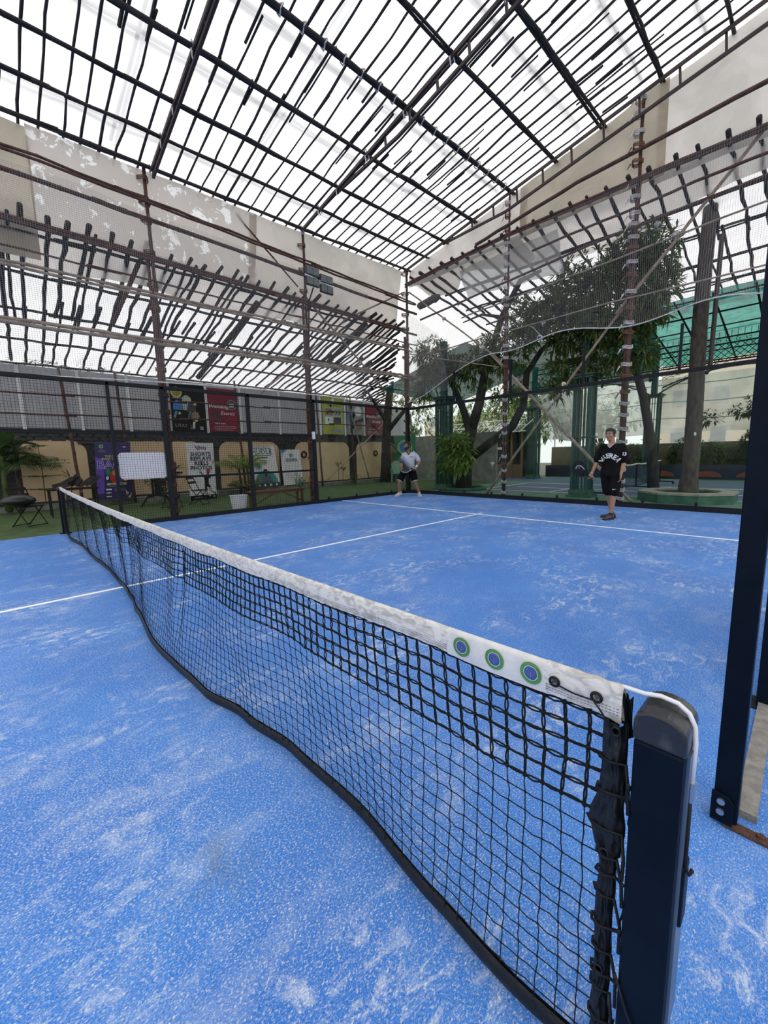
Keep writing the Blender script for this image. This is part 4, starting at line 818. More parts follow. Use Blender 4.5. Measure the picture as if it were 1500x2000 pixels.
p.shape([(.68, .5), (.72, .68), (.8, .75), (.95, .72), (1.0, .58), (.92, .42), (.78, .38)], cTan); p.shape([(.7, .1), (.78, .12), (.82, .36), (.74, .36)], M_WHITE); p.disc(.86, .42, .06, cY); p.disc(.28, .66, .05, cLime); p.txt('LITAT', .17, .3, .2, cTan, .004, 1.0); p.lines(.6, .84, .2, 3, .06, cGy, .015); p.rect(.98, .06, 1.1, .18, cGy); p.txt('PADEL CLUB', .07, .95, 1.5, cGy, .001); p.done()
def crim(label, y0, y1, z0, z1):
    p = poster(label, y0, y1, z0, z1, cCr); w = y1 - y0; p.shape([(w * .3, .1), (w, .3), (w, 1.1)], mk('red crimson print', (.3, .012, .035), .5)); p.txt('Weddings', .22, w * .36, 1.0, M_WHITE, .002, 1, .3); p.txt('Events', .22, w * .62, .74, M_WHITE, .002, 1, .3); p.disc(w * .78, 1.08, .2, cGy); p.disc(w * .78, 1.08, .17, cDG); p.rect(w * .7, .98, w * .86, 1.14, mk('pale grey print', (.42, .47, .38), .5)); p.disc(w * .24, .62, .2, cDG); p.disc(w * .24, .62, .17, mk('brown print', (.1, .03, .035), .5)); p.txt('ESH', .14, w * .55, 1.56, cTan, .001); p.txt('78309 20494', .08, w * .35, .33, M_WHITE, .001); p.lines(.12, w * .95, .2, 3, .07, mk('pink white print', (.5, .35, .38), .5), .025); return p.done()
crim('crimson Weddings Events poster beside the black paddles poster', 5.42, 6.62, 2.5, 4.2)
p = poster('yellow-green poster with photo squares on the sheet fence', 10.86, 12.12, 2.5, 4.34, mk('yellow green print', (.4, .42, .06), .5)); p.rect(.1, .45, 1.16, 1.3, mk('pale grey print', (.42, .47, .38), .5)); p.rect(.14, .92, .6, 1.26, cTan); p.rect(.66, .92, 1.1, 1.26, cGy); p.rect(.66, .5, 1.1, .84, cDG); p.rect(.14, .5, .6, .84, M_WHITE); p.rect(.55, .1, 1.16, .3, cGy); p.disc(.63, 1.66, .08, M_WHITE); p.txt('POOL & COURTS', .08, .62, 1.4, cDG, .001)
for u, v in ((.25, 1.0), (.8, 1.02), (.98, 1.0), (.3, .66)): p.shape([(u, v), (u + .05, v + .16), (u + .09, v)], cK)
p.done()
p = poster('grey and blue poster of a player between the two far posters', 12.36, 13.46, 2.5, 4.05, cGy); p.shape([(.1, .6), (.05, 1.1), (.3, 1.3), (.42, 1.0), (.3, .6)], cB); p.shape([(.2, .1), (.5, .4), (.4, .7), (.6, 1.1), (.5, 1.2), (.25, .8)], cK); p.disc(.75, 1.2, .25, M_WHITE); p.shape([(.5, .7), (1.1, .9), (1.1, .7), (.55, .55)], cDG); p.disc(.8, .45, .22, cTan); p.disc(.2, .95, .09, cTeal); p.done()
crim('farther crimson Weddings Events poster near the tree trunk', 13.62, 14.85, 2.48, 3.98)
# emblem board and green chair by the corner
p = Panel('sign_board', 'dark green sign board with round blue emblem behind the bearded player', (-10.7, 15.0, .3), (.6, .8, 0), Z, 1.2, 2.15, cG, 'sign'); p.disc(.6, 1.5, .42, mk('pale green print', (.3, .55, .25), .5)); p.disc(.6, 1.5, .3, cB); p.disc(.6, 1.55, .1, mk('pale badge print', (.25, .3, .5), .5)); p.rect(.2, .35, .95, .95, mk('faded green print', (.12, .25, .2), .5)); p.done()
t = thing('plastic_chair', 'pale green plastic chair under the round emblem sign', 'chair'); mch = mk('pale green plastic', (.22, .36, .27), .5)
mb = MB(); b0 = Vector((-9.55, 14.1, 0)); U_ = Vector((.73, .68, 0)); Fw = Vector((.68, -.73, 0))
q = lambda u, f, z: b0 + U_ * u + Fw * f + Vector((0, 0, z))
mb.prism([q(-.3, -.25, .45), q(.3, -.25, .45), q(.36, -.36, .95), q(.2, -.4, 1.1), q(-.2, -.4, 1.1), q(-.36, -.36, .95)], Fw * -.03); mb.build('backrest', mch, t); mb = MB(); mb.prism([q(-.3, -.25, .42), q(.3, -.25, .42), q(.33, .28, .44), q(-.33, .28, .44)], (0, 0, .03)); mb.build('seat', mch, t)
for u, f in ((-.28, -.28), (.28, -.28), (-.3, .25), (.3, .25)): mb = MB(); mb.bar(q(u, f, .43), q(u * 1.1, f * 1.15, 0), .05, .05); mb.build('leg', mch, t)
for u in (-.34, .34): mb = MB(); mb.bar(q(u, -.3, .68), q(u, .24, .66), .06, .03); mb.bar(q(u, .24, .66), q(u, .27, .43), .04, .03); mb.build('armrest', mch, t)
rebase(t)
# ================================================================ furniture
def folding_chair(x, y, rot, label, s=1.0):
    t = empty('folding_chair', (x, y, 0), label, 'chair', 'black folding chairs on the artificial grass', rot)
    def P(a, b, c): return Vector((a, b, c)) * s
    for u in (-.21, .21):
        mb = MB(); mb.tube([P(u, .22, .01), P(u, -.12, .52), P(u, -.26, .86)], .012, 6); mb.build('back_leg', M_PBLK, t); mb = MB(); mb.tube([P(u * .9, -.24, .01), P(u * .9, .18, .46)], .012, 6); mb.build('front_leg', M_PBLK, t)
    mb = MB(); mb.box(P(-.2, -.14, .44), P(.2, .22, .47)); mb.build('seat', M_PBLK, t, bevel=.01)
    for z in (.66, .80): mb = MB(); mb.prism([P(-.21, -.19 - (z - .66) * .45, z), P(.21, -.19 - (z - .66) * .45, z), P(.21, -.22 - (z - .66) * .45, z + .07), P(-.21, -.22 - (z - .66) * .45, z + .07)], (0, .012, 0)); mb.build('back_slat', M_PBLK, t)
    for (yy) in (.21, -.23): mb = MB(); mb.bar(P(-.21, yy, .03), P(.21, yy, .03), .018, .018); mb.build('cross_bar', M_PBLK, t)
    return t
folding_chair(-6.9, -.45, -.9, 'black folding chair with a bag on its seat at far left'); folding_chair(-7.75, 2.75, -1.4, 'black folding chair beside the bamboo upright, left of the SHORTS banner'); folding_chair(-8.0, 3.62, -.8, 'black folding chair standing before the SHORTS banner', 1.0)
mb = MB(); mb.blob((-6.75, -.6, .60), (.34, .3, .13), 12, 7, .06); o = mb.build('sports_bag', mk('shiny black bag', (.012, .012, .014), .35, bump=.3, scale=20), smooth=True, label='shiny black bag lying over the chair seat at far left', cat='bag'); 
t = thing('side_table', 'low dark bench table with driftwood behind the far net post', 'table'); mb = MB(); mb.box((-8.9, .0, .68), (-8.3, 1.1, .72)); mb.build('tabletop', M_PBLK, t)
for a, b in ((-8.85, .05), (-8.35, .05), (-8.85, 1.05), (-8.35, 1.05)): mb = MB(); mb.tube([(a, b, .7), (a + .05, b, 0)], .018, 6); mb.build('leg', M_PBLK, t)
rebase(t)
t = thing('driftwood', 'jagged dark driftwood piece on the low table behind the far net post', 'driftwood'); mb = MB()
for k in range(9): a = Vector((-8.7 + random.uniform(-.1, .2), .15 + k * .1, .78)); mb.bar(a, a + Vector((random.uniform(-.1, .1), random.uniform(.1, .35), random.uniform(.02, .3))), .07, .1)
mb.build('wood', M_BARKD, t); rebase(t)
# table with black bag
t = thing('bar_table', 'black pedestal table under the white board', 'table'); cx, cy = -9.3, 2.75
mb = MB(); mb.box((cx - .35, cy - .75, .98), (cx + .35, cy + .75, 1.02)); mb.build('tabletop', M_PBLK, t, bevel=.01)
for dx in (-.09, .0, .09): mb = MB(); mb.tube([(cx, cy + dx, .98), (cx, cy + dx, .28)], .035, 8); mb.build('column', M_PBLK, t)
for k in range(4): a = k * PI / 2 + .5; mb = MB(); mb.tube([(cx, cy, .3), (cx + .35 * math.cos(a), cy + .35 * math.sin(a), .26), (cx + .6 * math.cos(a), cy + .6 * math.sin(a), .0)], .025, 6); mb.build('foot', M_PBLK, t)
rebase(t)
t = thing('holdall', 'black holdall with small red mark on the pedestal table', 'bag'); mb = MB(); mb.grid(lambda a, b: (cx + .25 * math.cos(2 * PI * a) * (.75 + .25 * math.sin(b * PI)), cy - .62 + 1.25 * b, 1.22 + .19 * math.sin(2 * PI * a) * (.8 + .2 * math.sin(b * PI))), 14, 10, closeu=True); mb.build('bag_body', mk('black nylon', (.015, .015, .017), .6), t, smooth=True); mb = MB(); mb.box((cx + .255, cy - .3, 1.2), (cx + .26, cy - .12, 1.27)); mb.build('red_mark', cR, t); mb = MB(); mb.tube([(cx + .26, cy - .3, 1.3), (cx + .3, cy - .1, 1.1), (cx + .3, cy + .2, 1.08), (cx + .26, cy + .35, 1.3)], .012, 5); mb.build('strap', cR, t); rebase(t)
mb = MB(); mb.box((cx - .1, cy - .9, 1.02), (cx + .1, cy - .72, 1.35)); mb.build('paper_pack', M_WHITEP, label='white paper pack standing left of the black holdall', cat='pack')
t = thing('waste_bin', 'white tapered plastic bin outside the wire mesh fence', 'bin'); mb = MB(); c = Vector((-5.45, 3.78, 0))
mb.grid(lambda a, b: (c.x + (.14 + .045 * b) * max(-1, min(1, 1.3 * math.cos(2 * PI * a))), c.y + (.14 + .045 * b) * max(-1, min(1, 1.3 * math.sin(2 * PI * a))), .01 + .4 * b), 24, 4, closeu=True); mb.build('bin_body', M_WHITEP, t, smooth=False); mb = MB(); mb.tube([(c.x + .19 * max(-1, min(1, 1.3 * math.cos(2 * PI * k / 24))), c.y + .19 * max(-1, min(1, 1.3 * math.sin(2 * PI * k / 24))), .41) for k in range(25)], .012, 5); mb.build('rim', M_WHITEP, t); rebase(t)
t = thing('bench', 'brown wooden bench with diagonal braces outside the mesh fence', 'bench'); x0, x1, y0, y1 = -6.05, -5.72, 4.35, 6.0
for k in range(3): mb = MB(); mb.box((x0 + .115 * k, y0 - .1, .42), (x0 + .115 * k + .1, y1 + .02, .45)); mb.build('seat_plank', M_WOOD, t, bevel=.004)
for x in (x0 + .02, x1 - .03):
    for y in (y0, y1 - .08): mb = MB(); mb.box((x - .02, y, 0), (x + .03, y + .05, .42)); mb.build('leg', M_WOOD, t)
    mb = MB(); mb.box((x - .01, y0, .36), (x + .02, y1, .42)); mb.build('apron', M_WOOD, t)
for s in (0, 1): mb = MB(); mb.bar((x1 - .02, y0 + .05 if s == 0 else y1 - .1, .08), (x1 - .02, (y0 + y1) / 2 - .1 + .2 * s, .38), .03, .035); mb.build('brace', M_WOOD, t)
for y in (y0, y1 - .08): mb = MB(); mb.box((x0, y + .01, .04), (x1, y + .04, .08)); mb.build('stretcher', M_WOOD, t)
rebase(t)
# white spray of small things: camera, wall lights
t = thing('security_camera', 'white ball security camera hanging behind the netting', 'camera'); mb = MB(); mb.blob((-.55, 10.9, 4.62), .085, 12, 8); mb.build('dome', M_WHITEP, t, smooth=True); mb = MB(); mb.blob((-.53, 10.83, 4.6), .05, 10, 6); mb.build('lens', M_PBLK, t, smooth=True); mb = MB(); mb.tube([(-.55, 10.9, 4.7), (-.6, 10.6, 4.85), (-.6, 10.3, 4.86)], .012, 5); mb.build('arm', M_WHITEP, t); rebase(t)
for y in (9.75, 14.35):
    mb = MB(); mb.tube([(XW + .0, y + .13 * math.cos(a), 1.53 + .13 * math.sin(a)) for a in [2 * PI * k / 16 for k in range(17)]], .035, 6, cap=False); mb.build('wall_lamp', M_PBLK, smooth=True, label='round black wall ring on the cream panel ' + ('just right of the thick post' if y < 10 else 'near the tree trunk'), cat='wall lamp')
# ================================================================ plants
def leaf(mb, p, d, L, w, droop=.3, up=Vector((0, 0, 1))):
    d = Vector(d).normalized(); s = d.cross(up)
    if s.length < .05: s = d.cross(Vector((1, 0, 0)))
    s.normalize(); a = p; b = p + d * L * .5 - up * droop * L * .12; c = p + d * L - up * droop * L * .5; n_ = s.cross(d) * (-.18 * w)
    mb.add([a, b + s * w / 2 + n_, b, b - s * w / 2 + n_, c], [(0, 2, 1), (0, 3, 2), (1, 2, 4), (2, 3, 4)])
def rosette(mb, p, ax, k, L, w, spread=.9, droop=.8):
    ax = Vector(ax).normalized(); e = ax.orthogonal().normalized(); g = ax.cross(e)
    for i in range(k):
        t = 2.4 * i + random.uniform(-.3, .3); q = random.uniform(.5, 1) * spread; d = ax * (1 - q * .6) + (e * math.cos(t) + g * math.sin(t)) * q
        leaf(mb, p + ax * random.uniform(-.1, .02), d, L * random.uniform(.75, 1.15), w * random.uniform(.8, 1.1), droop * random.uniform(.6, 1.3))
def frond(parent, base, d, L, m, width=.55, droop=.9, nl=16, name='frond', lw=.035):
    mb = MB(); d = Vector(d).normalized(); P = []
    for k in range(9): t = k / 8; P.append(Vector(base) + d * L * t + Vector((0, 0, -droop * L * .5 * t * t)))
    mb.tube(P, [.014 * (1 - .8 * k / 8) for k in range(9)], 5)
    s = d.cross(Vector((0, 0, 1))).normalized()
    for i in range(nl):
        t = .18 + .8 * i / nl; k = t * 8; i0 = min(7, int(k)); p = P[i0].lerp(P[i0 + 1], k - i0); w = width * math.sin(min(1, t * 1.15) * PI) ** .6 * (1.1 - .4 * t); tan = (P[i0 + 1] - P[i0]).normalized()
        for sg in (-1, 1): leaf(mb, p, s * sg + tan * .7 + Vector((0, 0, -.15)), w * random.uniform(.85, 1.1), lw, .9)
    return mb.build(name, m, parent)
def palm(x, y, h, nf, L, label, m=M_LEAF, trunks=1, z0=0, width=.5, elev=(.3, 1.2), seed=1):
    random.seed(seed); t = thing('palm', label, 'palm')
    for k in range(trunks):
        bx, by = x + (k - (trunks - 1) / 2) * .18, y + (k - (trunks - 1) / 2) * .25; mb = MB(); mb.tube(wob([(bx, by, z0), (bx + .02, by + .03, z0 + h * .5), (bx, by, z0 + h)], .04), [.06, .05, .04], 8); mb.build('trunk', M_BARK, t, smooth=True)
        for i in range(nf):
            a = 2 * PI * i / nf + random.uniform(-.3, .3); e = random.uniform(*elev); frond(t, (bx, by, z0 + h), (math.cos(a), math.sin(a), e), L * random.uniform(.8, 1.15), m, width)
    return rebase(t)
palm(-10.3, 6.15, .95, 9, 1.45, 'bright areca palm between the SHORTS and HUDLE banners', M_LEAFL, 2, width=.5, elev=(.7, 2.6), seed=3)
palm(-10.0, 6.0, .25, 9, .9, 'low young palm at the foot of the bright areca palm', M_LEAF, 1, width=.4, elev=(.6, 1.6), seed=4)
palm(-10.7, -.62, 1.35, 10, 1.5, 'tall dark palm with arching fronds at the far left edge', M_LEAFD, 2, width=.6, elev=(.2, 1.6), seed=5)
def broad(x, y, label, spec, m=M_LEAFD):
    t = thing('banana_plant', label, 'plant')
    mb = MB(); mb.tube([(x, y, .1), (x, y, 1.7)], [.09, .05], 8); mb.build('stem', M_LEAF, t, smooth=True)
    for (d, L, w, z) in spec:
        d = Vector(d).normalized(); s = d.cross(Vector((0, 0, 1))).normalized(); mb = MB()
        mb.grid(lambda a, b: Vector((x, y, z)) + d * L * a + s * (b - .5) * w * math.sin(min(1, a * .96 + .04) * PI) ** .6 + Vector((0, 0, -.5 * L * a * a + abs(b - .5) * .12)), 10, 4); mb.build('leaf', m, t, smooth=True)
    return rebase(t)
broad(-10.3, -.75, 'broad-leaved dark banana plant at the left edge', [((.3, .9, .9), 1.1, .5, 1.7), ((.5, .2, 1.3), 1.2, .55, 1.7), ((.3, .6, .3), 1.0, .45, 1.6), ((.1, 1, .5), .9, .42, 1.4), ((-.2, .7, 1.2), 1.2, .5, 1.7)])
# tiered sapling
t = thing('sapling', 'thin tiered sapling against the cream panel at far left', 'sapling'); random.seed(5); bx, by = -11.1, .1
mb = MB(); mb.tube([(bx, by, .1), (bx + .02, by + .02, 1.1), (bx, by, 2.0)], [.015, .012, .008], 5)
fo = MB()
for z, L in ((.62, .45), (1.02, .5), (1.38, .75), (1.48, .7), (1.95, .22)):
    for k in range(7):
        a = 2 * PI * k / 7 + z; d = Vector((math.cos(a) * .6, math.sin(a), .05)); p = Vector((bx, by, z)); mb.tube([p, p + d * L], [.006, .003], 4)
        for q in range(12): tt = (q + 1) / 12; leaf(fo, p + d * L * tt, Vector((random.uniform(-1, 1), random.uniform(-1, 1), -.2)), .08, .035)
mb.build('stem', M_BARK, t); fo.build('foliage', M_LEAF, t, kind='stuff'); rebase(t)
def cord_plant(x, y, z0, h, k, L, w, m, label, cat='plant', stems=1):
    t = thing('dracaena', label, cat); mb = MB(); fo = MB()
    for s in range(stems):
        q = Vector((x + random.uniform(-.12, .12) * (stems > 1), y + random.uniform(-.2, .2) * (stems > 1), z0)); hh = h * (1 - .25 * s); mb.tube([q, q + Vector((.02, .01, hh))], .012, 5); rosette(fo, q + Vector((.02, .01, hh)), (0, 0, 1), k, L, w, 1.0, .5)
    mb.build('stem', M_BARK, t); fo.build('leaf_crown', m, t); return rebase(t)
cord_plant(-8.9, .55, .0, 1.02, 12, .34, .05, M_LEAFR, 'spiky reddish dracaena behind the far net post')
cord_plant(-10.9, 2.15, .1, .9, 10, .5, .05, M_LEAFD, 'dark spiky plant left of the purple banner', stems=3)
cord_plant(-9.7, 3.5, .0, 1.15, 9, .42, .08, M_LEAFR, 'dark red leaved plant left of the SHORTS banner', stems=2)
cord_plant(-10.6, 11.3, .1, .9, 11, .4, .06, M_LEAFR, 'bare reddish dracaena in the bed behind the glass', stems=2)
def bush(x, y, z, rx, ry, rz_, n_, L, w, m, label, name='shrub', cat='shrub', seed=1, stem=True, hollow=.4):
    random.seed(seed); t = thing(name, label, cat); fo = MB()
    if name == 'tree': mb = MB(); mb.tube(wob([(x, y, -.3), (x + .1, y, z * .5), (x, y, z)], .1), [.16, .12, .05], 7); mb.build('trunk', M_BARK, t, smooth=True)
    if stem:
        mb = MB()
        for k in range(5): a = random.uniform(0, 6.3); mb.tube(wob([(x, y, z - rz_), (x + rx * .3 * math.cos(a), y + ry * .3 * math.sin(a), z - rz_ * .2), (x + rx * .7 * math.cos(a), y + ry * .7 * math.sin(a), z + rz_ * .4)], .05), [.025, .018, .008], 5)
        mb.build('stem', M_BARK, t)
    for i in range(n_):
        v = Vector((random.gauss(0, 1), random.gauss(0, 1), random.gauss(0, 1))).normalized() * random.uniform(hollow, 1); p = Vector((x + v.x * rx, y + v.y * ry, z + v.z * rz_)); rosette(fo, p, v + Vector((0, 0, .3)), random.randint(4, 7), L, w)
    fo.build('foliage', m, t, kind='stuff'); return rebase(t)
bush(-9.6, 3.0, .75, .35, .5, .45, 60, .16, .06, M_LEAF, 'small green bush behind the pedestal table', seed=2); bush(-10.3, 8.7, .3, .3, .4, .2, 18, .12, .05, M_LEAFL, 'low green clump behind the glass near the thick post', seed=3)
bush(-10.6, 12.0, .38, .35, .4, .22, 22, .14, .05, M_LEAF, 'low leafy clump in the bed right of the bare dracaena', seed=4); bush(-11.0, 9.05, .5, .15, .2, .3, 12, .12, .05, M_LEAF, 'small plant beside the blue-cornered banner', seed=6)
# tree trunk at the left wall
t = thing('tree', 'wide dark tree trunk rising by the left wall near the corner', 'tree'); bp_ = at(757, 935, 'x', -10.5); by = bp_.y
mb = MB(); mb.tube([(-10.5, by, -.02), (-10.55, by - .05, .7), (-10.55, by, 2.0), (-10.5, by + .1, 3.4), (-10.2, by + .1, 5.2)], [.42, .28, .24, .22, .17], 14); mb.build('trunk', M_BARKD, t, smooth=True)
random.seed(8); fo = MB()
for i in range(150): v = Vector((random.gauss(0, 1), random.gauss(0, 1), random.gauss(0, .5))); rosette(fo, Vector((-9.6, by + .9, 4.2)) + v * .9, v, 6, .2, .06)
fo.build('foliage', M_LEAF, t, kind='stuff'); mb = MB(); mb.tube(wob([(-10.5, by, 2.6), (-9.9, by + .6, 3.6), (-9.2, by + 1.2, 4.6)], .06), [.15, .1, .05], 8); mb.tube(wob([(-10.5, by, 3.2), (-10.2, by - 1.0, 4.0), (-9.9, by - 1.8, 4.4)], .06), [.12, .08, .04], 8); mb.build('branch', M_BARKD, t, smooth=True); rebase(t)
# sunlit thicket behind the concrete wall
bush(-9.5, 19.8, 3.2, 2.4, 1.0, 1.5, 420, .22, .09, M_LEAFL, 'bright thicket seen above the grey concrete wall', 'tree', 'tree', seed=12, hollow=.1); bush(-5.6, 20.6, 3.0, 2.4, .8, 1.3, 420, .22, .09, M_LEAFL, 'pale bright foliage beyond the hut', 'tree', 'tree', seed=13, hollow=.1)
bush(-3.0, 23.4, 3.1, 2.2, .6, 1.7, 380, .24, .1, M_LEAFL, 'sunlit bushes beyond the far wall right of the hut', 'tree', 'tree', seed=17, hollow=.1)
bush(-9, 26, 4.6, 6, 1.5, 2.8, 900, .34, .13, M_LEAF, 'broad green tree line far behind the hut', 'tree', 'tree', seed=18, hollow=.1)
bush(-14, 20, 4.2, 3, 1.5, 2.4, 300, .3, .1, M_LEAF, 'green crown beyond the boundary behind the left corner', 'tree', 'tree', seed=14)
bush(-14.5, 1.5, 4.2, 1.2, 2.4, 1.4, 260, .2, .07, M_LEAFD, 'dark tree crown peeping over the sheet fence at left', 'tree', 'tree', seed=15)
# ---------------------------------------------------------------- mango tree
def tree(name, label, segs, clumps, nl, L, w, m, seed, sub=.42, bark=M_BARKD, dens=7):
    random.seed(seed); t = thing(name, label, 'tree')
    for i, (P, R) in enumerate(segs): mb = MB(); mb.tube(wob(P, .04), R, 10); mb.build('trunk' if i == 0 else 'branch', bark, t, smooth=True)
    fo = MB(); tw = MB()
    for (c, r, k) in clumps:
        c = Vector(c)
        for i in range(k):
            v = Vector((random.gauss(0, 1), random.gauss(0, .8), random.gauss(0, .8))); v = v.normalized() * (random.random() ** .5); p = c + Vector((v.x * r[0], v.y * r[1], v.z * r[2])); rosette(fo, p, v + Vector((0, 0, .1)), dens, L, w, 1.0, .75)
            if random.random() < .3: tw.tube([c + (p - c) * .2, c.lerp(p, .7) + Vector((0, 0, .05)), p], [.014, .01, .006], 4, cap=False)
    fo.build('foliage', m, t, kind='stuff')
    if tw.v: tw.build('twigs', bark, t, kind='stuff')
    return rebase(t)
tree('mango_tree', 'mango tree with forked dark trunk and long drooping leaves behind the glass',
     [([(-4.25, 12.4, -.02), (-4.2, 12.4, .6), (-4.1, 12.4, 1.5), (-3.9, 12.4, 2.4)], [.36, .28, .24, .22]),
      ([(-3.95, 12.4, 2.2), (-4.3, 12.5, 3.0), (-4.7, 12.5, 3.8), (-5.2, 12.4, 4.8)], [.17, .14, .11, .07]),
      ([(-3.9, 12.4, 2.3), (-3.55, 12.4, 3.2), (-3.35, 12.4, 4.2), (-3.0, 12.4, 5.2), (-2.6, 12.3, 6.0), (-1.9, 12.2, 6.9), (-1.2, 12.2, 7.0)], [.2, .18, .15, .12, .11, .09, .05]),
      ([(-4.1, 12.4, 1.1), (-3.2, 12.5, 1.7), (-2.3, 12.6, 2.3), (-1.9, 12.6, 3.0), (-1.7, 12.4, 4.0), (-1.2, 12.3, 4.6), (0, 12.2, 5.2)], [.17, .16, .15, .13, .1, .08, .05]),
      ([(-2.6, 12.3, 6.0), (-3.4, 12.3, 6.3), (-4.2, 12.3, 6.2)], [.06, .04, .02])],
     [((-4.3, 11.55, 1.45), (.75, .3, .75), 10), ((-5.0, 12.0, 4.7), (1.2, .7, .8), 130), ((-3.6, 12.2, 4.5), (1.2, .7, .8), 120), ((-2.2, 12.2, 3.4), (.6, .5, .5), 30), ((-5.6, 12.0, 5.3), (.9, .5, .8), 110), ((-6.1, 12.2, 4.2), (.7, .5, .6), 60), ((-2.4, 12.0, 5.1), (1.2, .7, .7), 120), ((-1.1, 12.0, 5.7), (1.1, .8, .7), 110)], 0, .27, .07, M_LEAF, 21)
tree('mango_tree', 'large mango crown hanging above the court wall beside the right bamboo upright',
     [([(1.75, 14.2, 0), (1.62, 14.2, 1.5), (1.35, 14.1, 3.0), (1.0, 14.0, 4.2), (.6, 13.6, 5.4), (.9, 12.8, 6.6)], [.17, .14, .12, .11, .1, .06]), ([(1.1, 14, 4.0), (-.2, 13.2, 4.3), (-.9, 12.6, 4.2)], [.12, .09, .05]), ([(.8, 13.8, 4.8), (1.9, 13, 5.6), (2.2, 12.6, 6.6)], [.09, .07, .03])],
     [((.5, 12.3, 6.2), (1.6, .8, 1.0), 330), ((1.5, 12.3, 6.7), (.9, .7, .7), 150), ((1.9, 12.2, 5.5), (.7, .6, 1.0), 140), ((-.7, 11.9, 5.4), (1.3, .7, .8), 190), ((.9, 12.2, 5.0), (1.2, .6, .8), 160), ((.0, 12.0, 3.9), (1.1, .6, .5), 90), ((1.4, 12.2, 4.0), (.9, .6, .5), 70), ((-.3, 11.7, 3.3), (.5, .4, .3), 26), ((.4, 12.0, 4.8), (1.5, .7, .6), 110), ((-2.2, 12.1, 4.5), (.9, .5, .5), 50)], 0, .29, .075, M_LEAF, 22)
bush(-4.0, 11.4, 1.45, .95, .3, .8, 190, .3, .1, M_LEAFL, 'bright low mango sprouts growing round the forked trunk', 'shrub', 'shrub', seed=51, hollow=.2)
# palm trunk in an octagonal planter
t = thing('palm_tree', 'straight ringed palm trunk standing in the octagonal planter', 'tree'); P = []; R = []
for k in range(60):
    z = k / 59 * 7.3; P.append((2.92 + .02 * math.sin(z), 12.45, z)); R.append((.19 - .006 * z if z > .6 else .25 - .09 * z) * (1 + .03 * (k % 2)))
mb = MB(); mb.tube(P, R, 14); mb.build('trunk', M_BARK, t, smooth=True); mb = MB(); mb.tube([(3.2, 12.3, 3.4), (3.22, 12.3, 6.4)], .05, 8); mb.build('stake', M_ANGLE, t); mb = MB(); mb.blob((3.02, 12.21, 1.72), (.03, .02, .05), 6, 4); mb.build('tag', M_WHITEP, t); rebase(t)
t = thing('planter', 'octagonal green planter ring with pale top around the palm trunk', 'planter')
def octr(r0, r1, z0, z1, name, m):
    mb = MB(); q = lambda r, k: (2.9 + r * math.cos(PI / 8 + k * PI / 4), 12.35 + r * .95 * math.sin(PI / 8 + k * PI / 4))
    vs = []
    for (r, z) in ((r0, z0), (r1, z0), (r1, z1), (r0, z1)): vs += [(*q(r, k), z) for k in range(8)]
    mb.add(vs, [(a * 8 + k, a * 8 + (k + 1) % 8, ((a + 1) % 4) * 8 + (k + 1) % 8, ((a + 1) % 4) * 8 + k) for a in range(4) for k in range(8)]); return mb.build(name, m, t)
octr(.78, 1.1, -.02, .2, 'ring_wall', M_GREENR); octr(.76, 1.12, .2, .25, 'coping', mk('pale worn concrete', (.36, .33, .28), .9, 0, (.25, .23, .2), 5, 6))
mb = MB(); mb.poly([(2.9 + .78 * math.cos(2 * PI * k / 16), 12.35 + .74 * math.sin(2 * PI * k / 16), .12) for k in range(16)]); mb.build('soil', M_BARKD, t); rebase(t)
t = thing('planter', 'low green ring planter at the foot of the forked mango trunk', 'planter'); mb = MB()
mb.tube([(-4.2 + .85 * math.cos(2 * PI * k / 24), 12.3 + .8 * math.sin(2 * PI * k / 24), .04) for k in range(25)], .07, 6, cap=False); mb.build('ring_wall', M_GREENR, t); rebase(t)
# ================================================================ green steel columns, lattice frieze, arches
def column(x, y, ztop_, label):
    t = thing('steel_column', label, 'column'); mb = MB(); mb.box((x - .34, y - .34, -.02), (x + .34, y + .34, .06)); mb.box((x - .28, y - .28, .06), (x + .28, y + .28, .2)); mb.build('base', M_GREENR, t, bevel=.01)
    for a in (-.21, .21):
        for b in (-.21, .21): mb = MB(); mb.box((x + a - .038, y + b - .038, .2), (x + a + .038, y + b + .038, ztop_)); mb.build('corner_tube', M_GREEN, t)
    for k in range(3):
        for b in (-.21, .21):
            mb = MB(); c = x - .095 + .095 * k; mb.box((c - .012, y + b - .012, .2), (c + .012, y + b + .012, ztop_)); mb.build('bar', M_GREEN, t)
            mb = MB(); c = y - .095 + .095 * k; mb.box((x + b - .012, c - .012, .2), (x + b + .012, c + .012, ztop_)); mb.build('bar', M_GREEN, t)
    for z in (1.75, ): mb = MB(); mb.box((x - .3, y - .3, z), (x + .3, y + .3, z + .03)); mb.build('collar', M_GREEN, t)
    mb = MB(); mb.box((x - .3, y - .3, ztop_), (x + .3, y + .3, ztop_ + .07)); mb.box((x - .36, y - .36, ztop_ + .07), (x + .36, y + .36, ztop_ + .11)); mb.build('capital', M_GREEN, t)
    mb = MB(); mb.box((x - .1, y - .1, ztop_ + .11), (x + .1, y + .1, 5.6)); mb.build('upper_tube', M_GREEN, t); return rebase(t)
column(-4.85, 11.95, 3.45, 'green fluted steel column at the left beside the forked mango'); column(.38, 11.95, 3.45, 'green fluted steel column behind the player in black, nearest the glass'); column(-4.85, 19.35, 3.5, 'farther green column beside the hut'); column(.38, 19.35, 3.5, 'farther green column rising behind the portable net'); column(5.6, 19.35, 3.5, 'far green column hidden behind the big dark post')
